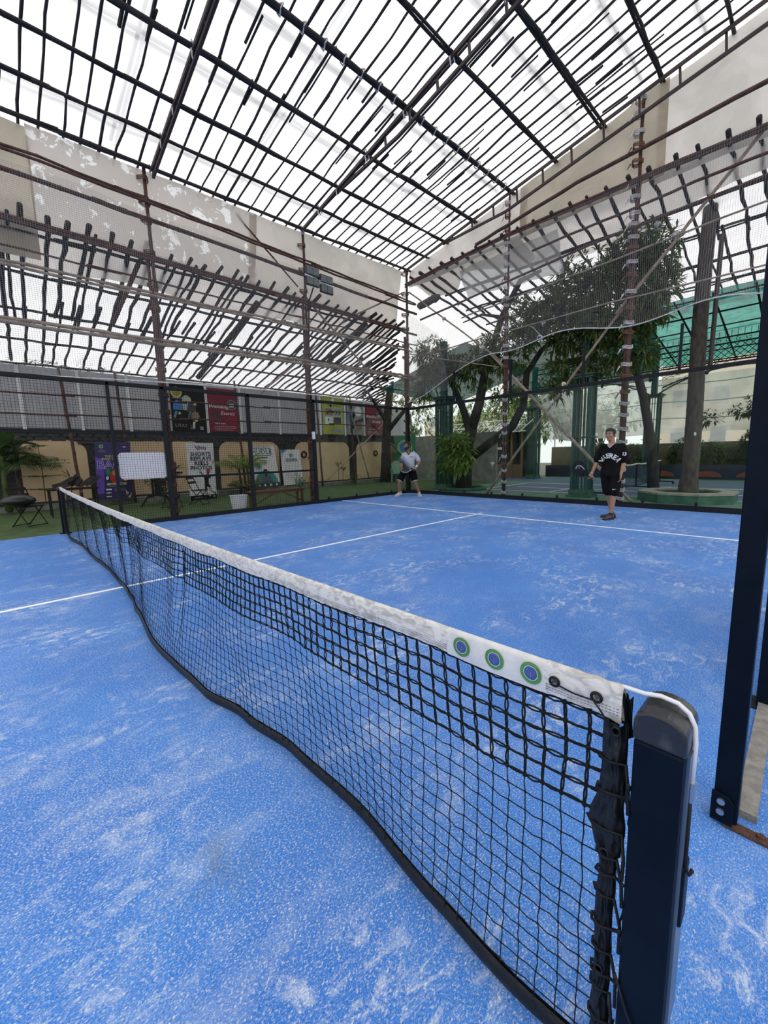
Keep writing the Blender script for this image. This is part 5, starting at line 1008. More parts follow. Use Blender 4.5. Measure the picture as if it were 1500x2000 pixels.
def frieze(x0, x1, y, label):
    t = thing('lattice_frieze', label, 'frieze'); mb = MB(); zb, z1 = 4.35, 5.2
    for z in (zb, zb + .22, z1, z1 + .22): mb2 = MB(); mb2.bar((x0, y, z), (x1, y, z), .05, .05); mb2.build('rail', M_BLACK, t)
    n_ = int((x1 - x0) / .22)
    for k in range(n_): a = x0 + k * .22; mb.bar((a, y, zb + .22), (a + .63, y, z1), .02, .02); mb.bar((a + .63, y, zb + .22), (a, y, z1), .02, .02)
    mb.build('lattice', M_BLACK, t, kind='stuff'); mb = MB()
    for k in range(int((x1 - x0) / .3)):
        for z in (zb + .11, z1 + .11): a = x0 + .15 + k * .3; mb.tube([(a + (.09 - .006 * q) * math.cos(q * .6 + k), y, z + (.08 - .006 * q) * math.sin(q * .6 + k)) for q in range(12)], .01, 4, cap=False)
    mb.build('scrolls', M_BLACK, t, kind='stuff')
    mb = MB()
    for k in range(int((x1 - x0) / .18)): mb.bar((x0 + k * .18, y, z1 + .22), (x0 + k * .18, y, z1 + .5), .015, .015, (1, 0, 0))
    mb.bar((x0, y, z1 + .5), (x1, y, z1 + .5), .03, .03); mb.build('cresting', M_BLACK, t)
    return t
def arch(t, xc, sgn, y, span=2.4, zc=3.62, zt=4.35):
    mb = MB()
    for off in (0, .24): mb.tube([(xc + sgn * (.15 + off * .6 + (span - .2) * k / 12), y, zc + off + (zt - zc - off) * math.sin(k / 12 * PI / 2) ** .9) for k in range(13)], .028, 6)
    mb.build('arch_rib', M_BLACK, t); mb = MB()
    for k in range(7): a = xc + sgn * (.35 + .24 * k); z = zc + .14 + (zt - zc - .1) * math.sin((k + .5) / 12 * 1.3 * PI / 2) ** .9; mb.tube([(a + .08 * math.cos(q * .7), y, z + .08 * math.sin(q * .7)) for q in range(8)], .01, 4, cap=False)
    for k in range(9): a = xc + sgn * (.15 + .2 * k); mb.bar((a, y, zc + .5 + .05 * k), (a + sgn * .3, y, zt), .014, .014); mb.bar((a + sgn * .3, y, zc + .55 + .06 * k), (a, y, zt), .014, .014)
    mb.build('arch_lattice', M_BLACK, t, kind='stuff')
for (x0, x1, lab) in ((-4.85, .38, 'black iron lattice frieze with scrolls between the two far columns'), (.38, 5.6, 'black iron lattice frieze with scrolls right of the far column'), (5.6, 10.8, 'black iron lattice frieze continuing beyond the big dark post')):
    t = frieze(x0, x1, 19.35, lab); arch(t, x0, 1, 19.35); arch(t, x1, -1, 19.35); rebase(t)
# weathered curtain with ropes behind the columns
ct = thing('plastic_curtain', 'weathered white plastic curtain hung behind the far columns', 'curtain'); mb = MB()
mb.grid(lambda a, b: (-5.3 + 14 * a, 21.0 + .1 * noise.noise(Vector((a * 40, b * 3, 1))), (2.05 - .25 * math.sin(a * 9) * .3 - .12 * a) * (1 - b) + 4.42 * b), 90, 24); mb.build('sheet', M_CURT, ct, smooth=True)
for z in (2.65, 3.35, 4.1): mb = MB(); mb.tube([(-5.3 + 14 * k / 20, 20.88, z + .05 * math.sin(k)) for k in range(21)], .022, 5); mb.build('rope', M_WHITE, ct)
rebase(ct)
ct = thing('plastic_curtain', 'gathered white sheet stretched diagonally left of the green column', 'curtain'); mb = MB(); random.seed(4)
mb.grid(lambda a, b: (-4.6 + 2.0 * a + .9 * (1 - b) * (1 - a), 19.3 + .12 * math.sin(a * 40 + b * 6), (1.75 + 1.3 * (1 - a) * .2) * (1 - b) + 4.36 * b), 60, 16); mb.build('sheet', M_CLEAR, ct, smooth=True); rebase(ct)
# bushes in front of the far wall
for i, (x, s_, lab) in enumerate(((-2.6, .8, 'dark ragged hedge left of the near green column'), (-.9, .8, 'dark hedge between the near column and the player in black'), (1.15, .9, 'spiky green bush just right of the far column'), (2.1, .7, 'dark bush right behind the palm trunk'), (3.5, 1.3, 'tall leafy shrub right of the palm trunk'), (5.2, 1.0, 'leafy shrub at the far right behind the big dark post'))):
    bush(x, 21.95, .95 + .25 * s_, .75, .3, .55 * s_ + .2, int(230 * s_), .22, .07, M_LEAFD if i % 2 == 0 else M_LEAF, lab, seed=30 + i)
bush(2.0, 20.7, 2.6, .55, .3, .35, 30, .22, .07, M_LEAFD, 'sparse branch of leaves against the curtain left of the palm trunk', seed=41, stem=False); bush(3.3, 20.8, 2.9, .7, .3, .4, 55, .22, .07, M_LEAFD, 'leafy branch against the curtain right of the palm trunk', seed=42, stem=False)
# hut
t = thing('hut', 'small dark open hut with yellow posts at the end of the court', 'hut')
mb = MB(); mb.box((-8.3, 20.6, 0), (-5.4, 20.8, 2.5)); mb.build('back_wall', mk('dark brown board', (.06, .045, .035), .8), t); mb = MB(); mb.prism([(-8.5, 19.3, 2.42), (-5.2, 19.3, 2.42), (-5.2, 21, 2.6), (-8.5, 21, 2.6)], (0, 0, .06)); mb.build('roof', M_BARKD, t)
for x in (-8.2, -7.2, -6.2, -5.6): mb = MB(); mb.box((x, 19.45, 0), (x + .09, 19.54, 2.42)); mb.build('post', mk('ochre timber', (.22, .15, .07), .7), t)
mb = MB(); mb.box((-8.1, 19.5, .0), (-5.6, 19.6, .72)); mb.build('counter', mk('pale brown ply', (.2, .14, .09), .7), t); mb = MB(); mb.box((-7.0, 19.42, 1.55), (-6.7, 19.44, 1.68)); mb.build('notice', M_WHITE, t); rebase(t)
mb = MB(); mb.box((-8.6, 20.9, 2.3), (-5, 21.0, 2.6)); 
t = thing('tent', 'small white tent top behind the hut', 'tent'); mb = MB(); c = Vector((-7.5, 23.5, 3.9)); b_ = [Vector((-9, 22.5, 2.9)), Vector((-6, 22.5, 2.9)), Vector((-6, 24.5, 2.9)), Vector((-9, 24.5, 2.9))]
for k in range(4): mb.add([b_[k], b_[(k + 1) % 4], c], [(0, 1, 2)])
mb.build('canopy', M_WHITE, t); mb = MB()
for q in b_: mb.tube([q, Vector((q.x, q.y, -.3))], .04, 6)
mb.build('poles', M_WHITE, t); rebase(t)
mb = MB()
for k in range(16): a = Vector((-10.5 + k * .35, 18.6, 2.4)); mb.tube([a, a + Vector((.5 + random.uniform(-.2, .4), .2, .6))], .03, 5)
for k in range(3): mb.tube([(-10.5, 18.6, 2.45 + .3 * k), (-5, 18.8, 2.45 + .3 * k)], .025, 5)
mb.build('white_railing', M_WHITE, label='white slanting railing above the grey concrete wall', cat='railing')
# portable net on wheels
t = thing('portable_net', 'portable pickleball net on castors behind the player in black', 'net'); m_ = mk('navy net cloth', (.03, .045, .075), .8, 0, (.02, .03, .06), 3, transp=.45)
P0 = Vector((.95, 12.2, 0)); P1 = Vector((1.05, 18.1, 0))
mb = MB(); mb.grid(lambda a, b: P0.lerp(P1, a) + Vector((.02 * math.sin(a * 9), 0, .12 + b * (.76 - .06 * math.sin(a * PI)))), 30, 4); mb.build('net_cloth', m_, t)
mb = MB(); mb.tube([P0.lerp(P1, k / 10) + Vector((0, 0, .92 - .07 * math.sin(k / 10 * PI) + (.03 if k == 5 else 0))) for k in range(11)], .025, 6); mb.build('top_tape', M_WHITE, t)
for a in (0, .5, 1):
    c = P0.lerp(P1, a); mb = MB(); mb.tube([c + Vector((0, 0, .1)), c + Vector((0, 0, .9))], .025, 6); mb.build('upright', M_NAVY, t); mb = MB(); mb.bar(c + Vector((-.45, 0, .1)), c + Vector((.45, 0, .1)), .05, .04); mb.build('foot', M_NAVY, t)
    for s in (-.45, .45): mb = MB(); mb.tube([c + Vector((s, -.015, .045)), c + Vector((s, .015, .045))], .045, 10); mb.build('castor', M_PBLK, t)
mb = MB(); mb.tube([P0.lerp(P1, k / 10) + Vector((0, 0, .35 - .22 * math.sin(k / 10 * PI))) for k in range(11)], .02, 5); mb.build('base_bar', M_NAVY, t); rebase(t)
# ================================================================ people
SK = mk('brown skin', (.38, .21, .135), .55, 0, (.33, .18, .11), 14); SKD = mk('deeper brown skin', (.33, .17, .105), .55, 0, (.28, .14, .085), 14)
HAIR = mk('black hair', (.012, .01, .01), .6, 0, (.02, .017, .015), 60, bump=.8)
def rem(mb, name, mat, parent, vox=.006, smooth=6, fold=0):
    o = mb.build(name + '_raw', None); m = o.modifiers.new('r', 'REMESH'); m.mode = 'VOXEL'; m.voxel_size = vox; m.use_smooth_shade = True
    s = o.modifiers.new('s', 'SMOOTH'); s.iterations = smooth; s.factor = .5
    dg = bpy.context.evaluated_depsgraph_get(); dg.update(); me = bpy.data.meshes.new_from_object(o.evaluated_get(dg)); bpy.data.objects.remove(o); me.name = name
    me.materials.clear(); me.materials.append(mat); me.polygons.foreach_set('use_smooth', [True] * len(me.polygons))
    if fold:
        for v in me.vertices:
            p = v.co; q = noise.noise(Vector((p.x * 9, p.y * 9, p.z * 16 + p.x * 20))); v.co += v.normal * fold * q
    q = bpy.data.objects.new(name, me); COL.objects.link(q); q.parent = parent; return q
def V3(*a): return Vector(a)
def limb(mb, P, R, n=14):
    P = [Vector(p) for p in P]; Q = []; QR = []
    for i in range(len(P) - 1):
        for k in range(6): t = k / 6; Q.append(P[i].lerp(P[i + 1], t)); QR.append(R[i] * (1 - t) + R[i + 1] * t)
    Q.append(P[-1]); QR.append(R[-1]); mb.tube(Q, QR, n); mb.blob(P[0], R[0], 12, 8); mb.blob(P[-1], R[-1], 12, 8)
def rings(mb, L, n=24, yaw=0, e=1.0):
    """closed loft through ellipses (cx, cy, cz, rx, ry)"""
    vs = []; c, s = math.cos(yaw), math.sin(yaw)
    for (cx, cy, cz, rx, ry) in L:
        for k in range(n):
            t = 2 * PI * k / n; x = rx * math.copysign(abs(math.cos(t)) ** e, math.cos(t)); y = ry * math.copysign(abs(math.sin(t)) ** e, math.sin(t)); vs.append((cx + c * x - s * y, cy + s * x + c * y, cz))
    m = len(L); fs = [(j * n + k, j * n + (k + 1) % n, (j + 1) * n + (k + 1) % n, (j + 1) * n + k) for j in range(m - 1) for k in range(n)] + [tuple(range(n - 1, -1, -1)), tuple((m - 1) * n + k for k in range(n))]
    mb.add(vs, fs)
def hand(mb, w, d, pn, curl=.5, s=1.0, thumbside=1):
    """palm + five fingers. w wrist, d pointing direction, pn palm normal (fingers curl towards it)"""
    w = Vector(w); d = Vector(d).normalized(); pn = (Vector(pn) - d * Vector(pn).dot(d)).normalized(); side = d.cross(pn) * thumbside
    for q in (-.028, -.010, .010, .028): mb.tube([w, w + d * .045 * s + side * q * s, w + d * .09 * s + side * q * s], [.02 * s, .018 * s, .014 * s], 8)
    for i, q in enumerate((.030, .010, -.010, -.029)):
        L = (.078, .086, .08, .064)[i] * s; p = w + d * .09 * s + side * q * s * 1.05; a = .25 * curl; P = [p]
        for k, f in enumerate((.42, .32, .26)):
            dr = d * math.cos(a) + pn * math.sin(a); p = p + dr * L * f; P.append(p); a += 1.15 * curl
        mb.tube(P, [.0095 * s, .009 * s, .0082 * s, .0068 * s], 8); mb.blob(P[-1], .007 * s, 6, 4)
    p = w + d * .03 * s + side * .03 * s; q = p + (d * .6 + side * .75 + pn * .3).normalized() * .035 * s; r_ = q + (d * .85 + side * .1 + pn * .5 * curl * 1.6).normalized() * .035 * s; mb.tube([p, q, r_], [.014 * s, .011 * s, .008 * s], 8); mb.blob(r_, .008 * s, 6, 4)
def head(mb, c, yaw, parent, skin, beard=False, tilt=0):
    """head centre c, facing -y rotated by yaw; returns matrix"""
    M = Matrix.Translation(c) @ Matrix.Rotation(yaw, 4, 'Z') @ Matrix.Rotation(tilt, 4, 'X')
    T = lambda *p: M @ Vector(p)
    def sk(prof, n=28):
        vs = []
        for (z, rx, yf, yb) in prof:
            for k in range(n):
                t = 2 * PI * k / n; x = rx * math.cos(t); y = (yb if math.sin(t) > 0 else yf) * math.sin(t); vs.append(T(x, y, z))
        m = len(prof); return vs, [(j * n + k, j * n + (k + 1) % n, (j + 1) * n + (k + 1) % n, (j + 1) * n + k) for j in range(m - 1) for k in range(n)] + [tuple(range(n - 1, -1, -1)), tuple((m - 1) * n + k for k in range(n))]
    mb.add(*sk([(-.118, .022, .078, -.02), (-.112, .034, .088, .0), (-.095, .046, .092, .03), (-.07, .056, .091, .06), (-.04, .064, .09, .078), (-.01, .070, .089, .09), (.02, .074, .091, .097), (.05, .075, .092, .099), (.08, .068, .082, .09), (.10, .05, .06, .07), (.112, .025, .03, .04), (.116, .008, .01, .012)]))
    mb.tube([T(0, -.088, .018), T(0, -.102, -.008), T(0, -.116, -.03), T(0, -.096, -.040)], [.009, .011, .015, .010], 8)       # nose
    mb.blob(T(-.012, -.097, -.034), .009, 6, 5); mb.blob(T(.012, -.097, -.034), .009, 6, 5)
    mb.tube([T(-.05, -.078, .03), T(-.02, -.093, .034), (T(0, -.09, .03)), T(.02, -.093, .034), T(.05, -.078, .03)], .009, 7)       # brow ridge
    mb.tube([T(-.022, -.088, -.062), T(0, -.096, -.059), T(.022, -.088, -.062)], [.006, .009, .006], 7); mb.tube([T(-.02, -.086, -.072), T(0, -.094, -.073), T(.02, -.086, -.072)], [.006, .009, .006], 7); mb.blob(T(0, -.084, -.1), (.02, .014, .014), 8, 6)
    for s in (-1, 1): mb.blob(T(s * .045, -.07, -.03), .022, 8, 6); mb.tube([T(s * .074, .0, .025), T(s * .083, .014, .02), T(s * .082, .014, -.012), T(s * .074, .004, -.028)], [.008, .011, .010, .006], 7)
    return M, sk
def face_parts(M, sk, parent, beard, skin):
    T = lambda *p: M @ Vector(p); WH = mk('eye white', (.55, .52, .5), .3); LIP = mk('lip', (.22, .085, .07), .5)
    for s in (-1, 1):
        mb = MB(); mb.blob(T(s * .031, -.0835, .008), (.0125, .009, .0075), 10, 6); e = mb.build('eye', WH, parent, smooth=True); mb = MB(); mb.blob(T(s * .031, -.0915, .008), .0055, 8, 6); mb.build('iris', HAIR, e, smooth=True)
        mb = MB(); mb.tube([T(s * .012, -.099, .031), T(s * .032, -.0965, .037), T(s * .053, -.083, .031)], [.003, .0042, .002], 6); mb.build('eyebrow', HAIR, parent, smooth=True)
        mb = MB(); mb.tube([T(s * .018, -.0885, .014), T(s * .031, -.0935, .0165), T(s * .045, -.085, .012)], .0022, 5); mb.build('eyelid', skin, parent, smooth=True)
    mb = MB(); mb.tube([T(-.024, -.0895, -.066), T(0, -.1025, -.064), T(.024, -.0895, -.066)], [.002, .0055, .002], 6); mb.tube([T(-.02, -.089, -.071), T(0, -.1015, -.073), T(.02, -.089, -.071)], [.002, .005, .002], 6); mb.build('mouth', LIP, parent, smooth=True)
    # hair cap
    mb = MB(); random.seed(3)
    n = 26; vs = []; fs = []; rowz = [.0, .035, .06, .085, .108, .122, .128]
    def cap(z, t):
        s = math.sin(t); front = s < 0
        i = 0
        prof = [(-.01, .070, .089, .09), (.02, .074, .091, .097), (.05, .075, .092, .099), (.08, .068, .082, .09), (.10, .05, .06, .07), (.112, .025, .03, .04), (.116, .008, .01, .012)]
        zz = z
        for i in range(len(prof) - 1):
            if prof[i + 1][0] >= z: break
        a, b = prof[i], prof[i + 1]; q = max(0, min(1, (z - a[0]) / (b[0] - a[0]))); rx, yf, yb = (a[k] * (1 - q) + b[k] * q for k in (1, 2, 3)); g = .009 + .004 * random.random() * (2 if beard else 1)
        return T((rx + g) * math.cos(t), ((yb if not front else yf) + g) * s, z + (g if z > .08 else 0))
    for j in range(8):
        for k in range(n):
            t = 2 * PI * k / n; s = math.sin(t); lowz = -.045 if s > .35 else (-.01 if s > -.25 else (.066 if s < -.55 else .045)); z = lowz + (.116 - lowz) * (j / 7) ** .8; vs.append(cap(max(z, -.009) if s < .35 else z, t))
    fs = [(j * n + k, j * n + (k + 1) % n, (j + 1) * n + (k + 1) % n, (j + 1) * n + k) for j in range(7) for k in range(n)] + [tuple(7 * n + k for k in range(n))]
    mb.add(vs, fs); mb.build('hair', HAIR, parent, smooth=True)
    if beard:
        mb = MB(); vs = []; n = 15
        prof = [(-.01, .070, .088), (-.035, .066, .092), (-.06, .061, .098), (-.085, .055, .104), (-.108, .045, .104), (-.128, .03, .088)]
        for (z, rx, yf) in prof:
            for k in range(n): t = PI + PI * k / (n - 1); q = .004 + .003 * random.random(); vs.append(T((rx + q) * math.cos(t), (yf + q) * math.sin(t), z if not (z > -.05 and 4 < k < 10) else -.052))
        mb.add(vs, [(j * n + k, j * n + k + 1, (j + 1) * n + k + 1, (j + 1) * n + k) for j in range(5) for k in range(n - 1)]); mb.build('beard', HAIR, parent, smooth=True)
        mb = MB(); mb.tube([T(-.028, -.09, -.058), T(0, -.106, -.05), T(.028, -.09, -.058)], [.003, .005, .003], 6); mb.build('moustache', HAIR, parent, smooth=True)
def shoe(parent, ank, d, m, msole, pitch=0, s=1.0):
    """ank: point at ankle centre; d: toe direction (x, y)"""
    d = Vector((d[0], d[1], 0)).normalized(); sd = Vector((0, 0, 1)).cross(d); R = Matrix((( d.x, sd.x, 0), (d.y, sd.y, 0), (0, 0, 1))); Pm = Matrix.Rotation(pitch, 3, 'Y')
    def F(u, v, w): return Vector(ank) + R @ (Pm @ Vector((u, v, w))) 
    t = empty('shoe', (0, 0, 0)); t.parent = parent
    L = [(-.075, .026, .03, .0), (-.06, .036, .085, .005), (-.02, .041, .09, .0), (.03, .043, .075, .0), (.08, .047, .052, .0), (.13, .05, .042, .0), (.17, .043, .034, .0), (.195, .025, .024, .0)]
    vs = []; n = 14
    for (u, w, h, o) in L:
        for k in range(n): a = 2 * PI * k / n; z = h / 2 + h / 2 * math.sin(a); vs.append(F(u * s, w * s * math.copysign(abs(math.cos(a)) ** .7, math.cos(a)) * (1 - .35 * (z / .09)), -.072 + z * 1.05 + .005))
    mb = MB(); mb.add(vs, [(j * n + k, j * n + (k + 1) % n, (j + 1) * n + (k + 1) % n, (j + 1) * n + k) for j in range(7) for k in range(n)] + [tuple(range(n - 1, -1, -1)), tuple(7 * n + k for k in range(n))]); mb.build('upper', m, t, smooth=True)
    mb = MB(); prof = [(-.085, .0), (-.075, .03), (-.02, .042), (.05, .042), (.11, .052), (.17, .046), (.205, .018)]; P = [(u, w) for u, w in prof] + [(u, -w) for u, w in prof[::-1]]
    mb.prism([F(u * s, w * s, -.088) for u, w in P], F(0, 0, .024) - F(0, 0, 0)); mb.build('sole', msole, t, bevel=.004)
    mb = MB()
    for k in range(4): u = .02 + .028 * k; mb.tube([F(u, -.026, -.0 - .012 * k), F(u + .008, 0, .008 - .014 * k), F(u, .026, .0 - .012 * k)], .004, 5)
    mb.build('laces', mk('dark red lace', (.25, .03, .04), .7) if m.name.startswith('dark') else M_WHITE, t)
    return t
def racket(loc_butt, axis, normal, label, mface, medge, logo=True):
    """padel racket: butt of the handle, axis towards the head"""
    t = thing('padel_racket', label, 'racket'); a = Vector(axis).normalized(); nrm = (Vector(normal) - a * Vector(normal).dot(a)).normalized(); s = nrm.cross(a) * -1; O = Vector(loc_butt)
    F = lambda u, v, w=0: O + a * u + s * v + nrm * w
    def outline(k): 
        P = []
        for i in range(36):
            th = 2 * PI * i / 36; r = 1; u = .325 + .15 * math.cos(th) + 0; v = .14 * math.sin(th)
            if math.cos(th) < 0: v *= (1 - .35 * (-math.cos(th)) ** 2)
            P.append((u + (k - 1) * (u - .315), v * k))
        return P
    mb = MB(); mb.prism([F(u, v, -.019) for u, v in outline(1)], nrm * .038); mb.build('head', medge, t, bevel=.008)
    for w in (-.0195, .0195): mb = MB(); mb.poly([F(u, v, w + math.copysign(.0006, w)) for u, v in outline(.93)]); mb.build('face', mface, t)
    mb = MB()
    for s_ in (-1, 1): mb.tube([F(.12, 0), F(.155, s_ * .03), F(.20, s_ * .075)], [.016, .013, .014], 7)
    mb.build('throat', medge, t, smooth=True)
    mb = MB(); mb.tube([F(0, 0), F(.005, 0), F(.13, 0)], [.018, .016, .014], 10); mb.build('grip', M_PBLK, t, smooth=True)
    mb = MB(); mb.tube([F(.004, .0), F(-.02, .03), F(-.0, .06), F(.03, .04)], .0025, 5); mb.build('wrist_strap', M_WHITE, t)
    if logo:
        lg = mk('silver logo print', (.42, .43, .45), .4); mb = MB(); P = []
        cu = [(.235, .048), (.30, .058), (.355, .045), (.385, .01), (.382, -.03), (.36, -.055)]
        for (u, v) in cu: P.append((u, v))
        th = .012; vs = []
        for i, (u, v) in enumerate(P):
            p = Vector(P[max(0, i - 1)]); q = Vector(P[min(len(P) - 1, i + 1)]); dd = (q - p).normalized(); nn = Vector((-dd.y, dd.x)) * (th * (1 - .35 * abs(i - 2.5) / 2.5)); vs += [F(u + nn.x, v + nn.y, .0212), F(u - nn.x, v - nn.y, .0212)]
        mb.add(vs, [(2 * i, 2 * i + 1, 2 * i + 3, 2 * i + 2) for i in range(len(P) - 1)]); mb.poly([F(.335 + .012 * math.cos(2 * PI * k / 10), -.0 + .012 * math.sin(2 * PI * k / 10), .0212) for k in range(10)]); mb.build('logo', lg, t)
    mb = MB()
    for i in range(-4, 5):
        for j in range(-4, 5):
            u, v = .315 + i * .024, j * .022
            if (i * .024 / .1) ** 2 + (j * .022 / .085) ** 2 < 1: mb.poly([F(u + .0045 * math.cos(2 * PI * k / 6), v + .0045 * math.sin(2 * PI * k / 6), .0218) for k in range(6)])
    mb.build('holes', M_PBLK, t, kind='stuff')
    return rebase(t)
# ---------------------------------------------------------------- player in black
man = empty('person', (2.42, 7.95, 0), 'standing man in black jersey and shorts holding a padel racket', 'person')
B = MB()
sh, el, wr = V3(-.185, .01, 1.425), V3(-.265, .0, 1.14), V3(-.325, -.09, .91)
sh2, el2, wr2 = V3(.185, .02, 1.425), V3(.215, .03, 1.13), V3(.195, -.06, .90)
limb(B, [sh, el], [.052, .042]); limb(B, [el, el.lerp(wr, .3), wr], [.042, .041, .027]); limb(B, [sh2, el2], [.052, .042]); limb(B, [el2, el2.lerp(wr2, .3), wr2], [.042, .041, .027])
hand(B, wr, (-.25, -.35, -.9), (.6, -.5, 0), 1.25, 1.0, -1); hand(B, wr2, (-.05, -.12, -1), (-.8, -.5, 0), .45, 1.0, -1)
hp, kn, an = V3(-.09, .02, .93), V3(-.035, .06, .50), V3(.0, .17, .10); hp2, kn2, an2 = V3(.09, .0, .93), V3(.075, -.055, .50), V3(.055, -.06, .10)
for a, b, c in ((hp, kn, an), (hp2, kn2, an2)): limb(B, [a, b], [.088, .058]); limb(B, [b, b.lerp(c, .3) + V3(0, .012, 0), c], [.054, .056, .034])
rings(B, [(0, 0, .88, .15, .11), (0, 0, .98, .165, .118), (0, 0, 1.08, .15, .11), (0, 0, 1.2, .16, .115), (0, 0, 1.32, .175, .12), (0, .01, 1.42, .165, .10), (0, .01, 1.47, .10, .075)]); limb(B, [(0, .01, 1.42), (-.02, -.005, 1.60)], [.066, .056])
hc = V3(-.035, -.02, 1.665); HM, sk_ = head(B, hc, -.2, man, SK)
rem(B, 'body', SK, man, .0058); face_parts(HM, sk_, man, False, SK)
JB = mk('black jersey cloth', (.005, .005, .006), .85, 0, (.009, .009, .010), 10, bump=.3, bscale=30, spec=.12)
s_ = MB(); rings(s_, [(0.01, 0, .86, .178, .14), (0.01, 0, .92, .176, .138), (0, 0, 1.05, .168, .132), (0, 0, 1.2, .176, .134), (0, 0, 1.32, .186, .136), (0, .01, 1.41, .172, .115), (0, .012, 1.455, .13, .095), (0, .012, 1.485, .085, .078)])
limb(s_, [sh + V3(.03, 0, .005), sh.lerp(el, .45), sh.lerp(el, .82)], [.072, .079, .084]); limb(s_, [sh2 + V3(-.03, 0, .005), sh2.lerp(el2, .45), sh2.lerp(el2, .82)], [.072, .079, .084])
s_.blob(sh + V3(.012, 0, -.002), .073, 12, 8); s_.blob(sh2 + V3(-.012, 0, -.002), .073, 12, 8); shirt = rem(s_, 'jersey', JB, man, .009, 8, .008)
vt_ = MB(); vt_.prism([(-.05 + .0, -.125, 1.478), (.0, -.148, 1.415), (.05, -.125, 1.478), (.0, -.1, 1.5)], (0, .02, 0)); vt_.build('neckline_skin', SK, man)
for sg in (-1, 1): q = MB(); q.tube([(sg * .062, -.085, 1.492), (sg * .035, -.132, 1.45), (0, -.15, 1.41)], .006, 6); q.build('collar', mk('white trim', (.6, .6, .6), .7), man, smooth=True)
s_ = MB()
for a, b, g in ((hp, kn, -1), (hp2, kn2, 1)): limb(s_, [a + V3(0, 0, .03), a.lerp(b, .5) + V3(g * .01, 0, 0), a.lerp(b, .86) + V3(g * .006, 0, 0)], [.112, .108, .103])
rings(s_, [(0, 0, .84, .17, .13), (0, 0, .93, .178, .135), (0, 0, 1.0, .17, .13)]); rem(s_, 'shorts', JB, man, .009, 8, .007)
# lettering laid on the cloth by casting onto the jersey
def on_cloth(obj, x, z, lift=.003, frm=-1.0, dirn=(0, 1, 0)):
    bv = on_cloth.c.get(obj.name)
    if bv is None: bv = on_cloth.c[obj.name] = BVHTree.FromPolygons([v.co[:] for v in obj.data.vertices], [p_.vertices[:] for p_ in obj.data.polygons])
    h = bv.ray_cast(Vector((x, frm, z)), Vector(dirn)); return (x, h[0].y - lift, z) if h[0] else (x, -.14, z)
on_cloth.c = {}
def jersey_txt(s, size, cx, cz, arcr, bold=.004, sx=.95):
    def fn(x, y):
        a = x / arcr; return on_cloth(shirt, cx + (arcr + y) * math.sin(a), cz + (arcr + y) * math.cos(a) - arcr, .004)
    return text(man, s, M_WHITE, size, (0, 0, 0), (1, 0, 0), (0, 0, 1), fn=fn, bold=bold, sx=sx)
jersey_txt('VAEREA', .125, -.005, 1.255, .17)
def sl(x, y): return on_cloth(shirt, .232 + x, 1.285 + y, .004)
text(man, '13', M_WHITE, .088, (0, 0, 0), (1, 0, 0), (0, 0, 1), fn=sl, bold=.003, sx=.8)
sw = MB(); sh_ = [o for o in man.children if o.name.startswith('shorts')][0]; P = [(.085, .605), (.10, .597), (.155, .618), (.105, .61), (.095, .614), (.09, .622)]; sw.poly([on_cloth(sh_, x, z, .004) for x, z in P]); sw.build('tick_logo', M_WHITE, man)
DS = mk('dark grey sports shoe', (.035, .033, .035), .6, 0, (.07, .065, .065), 25); DSo = mk('near black sole', (.02, .02, .022), .6)
shoe(man, an2 + V3(0, -.01, -.012), (-.35, -1), DS, DSo); shoe(man, an + V3(0, 0, -.012), (-1, -.35), DS, DSo)
for k_, a_ in enumerate((an, an2)): q = MB(); q.tube([a_ + V3(0, .0, -.02), a_ + V3(0, 0, .035)], .037, 12); q.build('sock', mk('black sock', (.015, .015, .015), .9), man, smooth=True)
q = MB(); c_ = wr + V3(.0, .0, .01); dd_ = (wr - el).normalized(); e1 = dd_.orthogonal().normalized(); e2 = dd_.cross(e1); q.tube([c_ + e1 * .031 * math.cos(2 * PI * k / 14) + e2 * .031 * math.sin(2 * PI * k / 14) for k in range(15)], .005, 6); q.build('wristband', M_WHITE, man, smooth=True)
hw = man.location + wr + V3(-.02, -.055, -.075)
racket(hw + V3(.045, -.0, -.045), (-.62, -.12, .62), (-.05, -1, .1), 'dark padel racket with silver curved logo held by the man in black', mk('charcoal racket face', (.014, .015, .017), .5, spec=.2), mk('black racket edge', (.007, .008, .01), .4, spec=.2))
# ---------------------------------------------------------------- bearded player
mb_ = empty('person', (-4.13, 9.12, 0), 'bearded man in white and grey polo shirt crouching with a padel racket', 'person', rz=math.radians(43)); mb_.scale = (1.07, 1.07, 1.07)
B = MB()
sh, el, wr = V3(-.165, .03, 1.30), V3(-.24, .02, 1.03), V3(-.205, -.20, .89); sh2, el2, wr2 = V3(.19, .0, 1.32), V3(.34, .02, 1.06), V3(.215, -.17, .90)
limb(B, [sh, el], [.052, .043]); limb(B, [el, el.lerp(wr, .3), wr], [.043, .042, .029]); limb(B, [sh2, el2], [.052, .043]); limb(B, [el2, el2.lerp(wr2, .3), wr2], [.043, .043, .030])
hand(B, wr, (.3, -.5, -.8), (.8, .0, -.3), 1.1, 1.0, -1); hand(B, wr2, (-.6, -.6, -.5), (-.5, .5, -.4), 1.2, 1.0, 1)
hp, kn, an = V3(-.11, .04, .84), V3(-.30, -.11, .47), V3(-.31, .02, .12); hp2, kn2, an2 = V3(.09, .05, .84), V3(.19, -.08, .46), V3(.31, .03, .10)
for a, b, c in ((hp, kn, an), (hp2, kn2, an2)): limb(B, [a, b], [.095, .062]); limb(B, [b, b.lerp(c, .3) + V3(0, .015, 0), c], [.058, .06, .038])
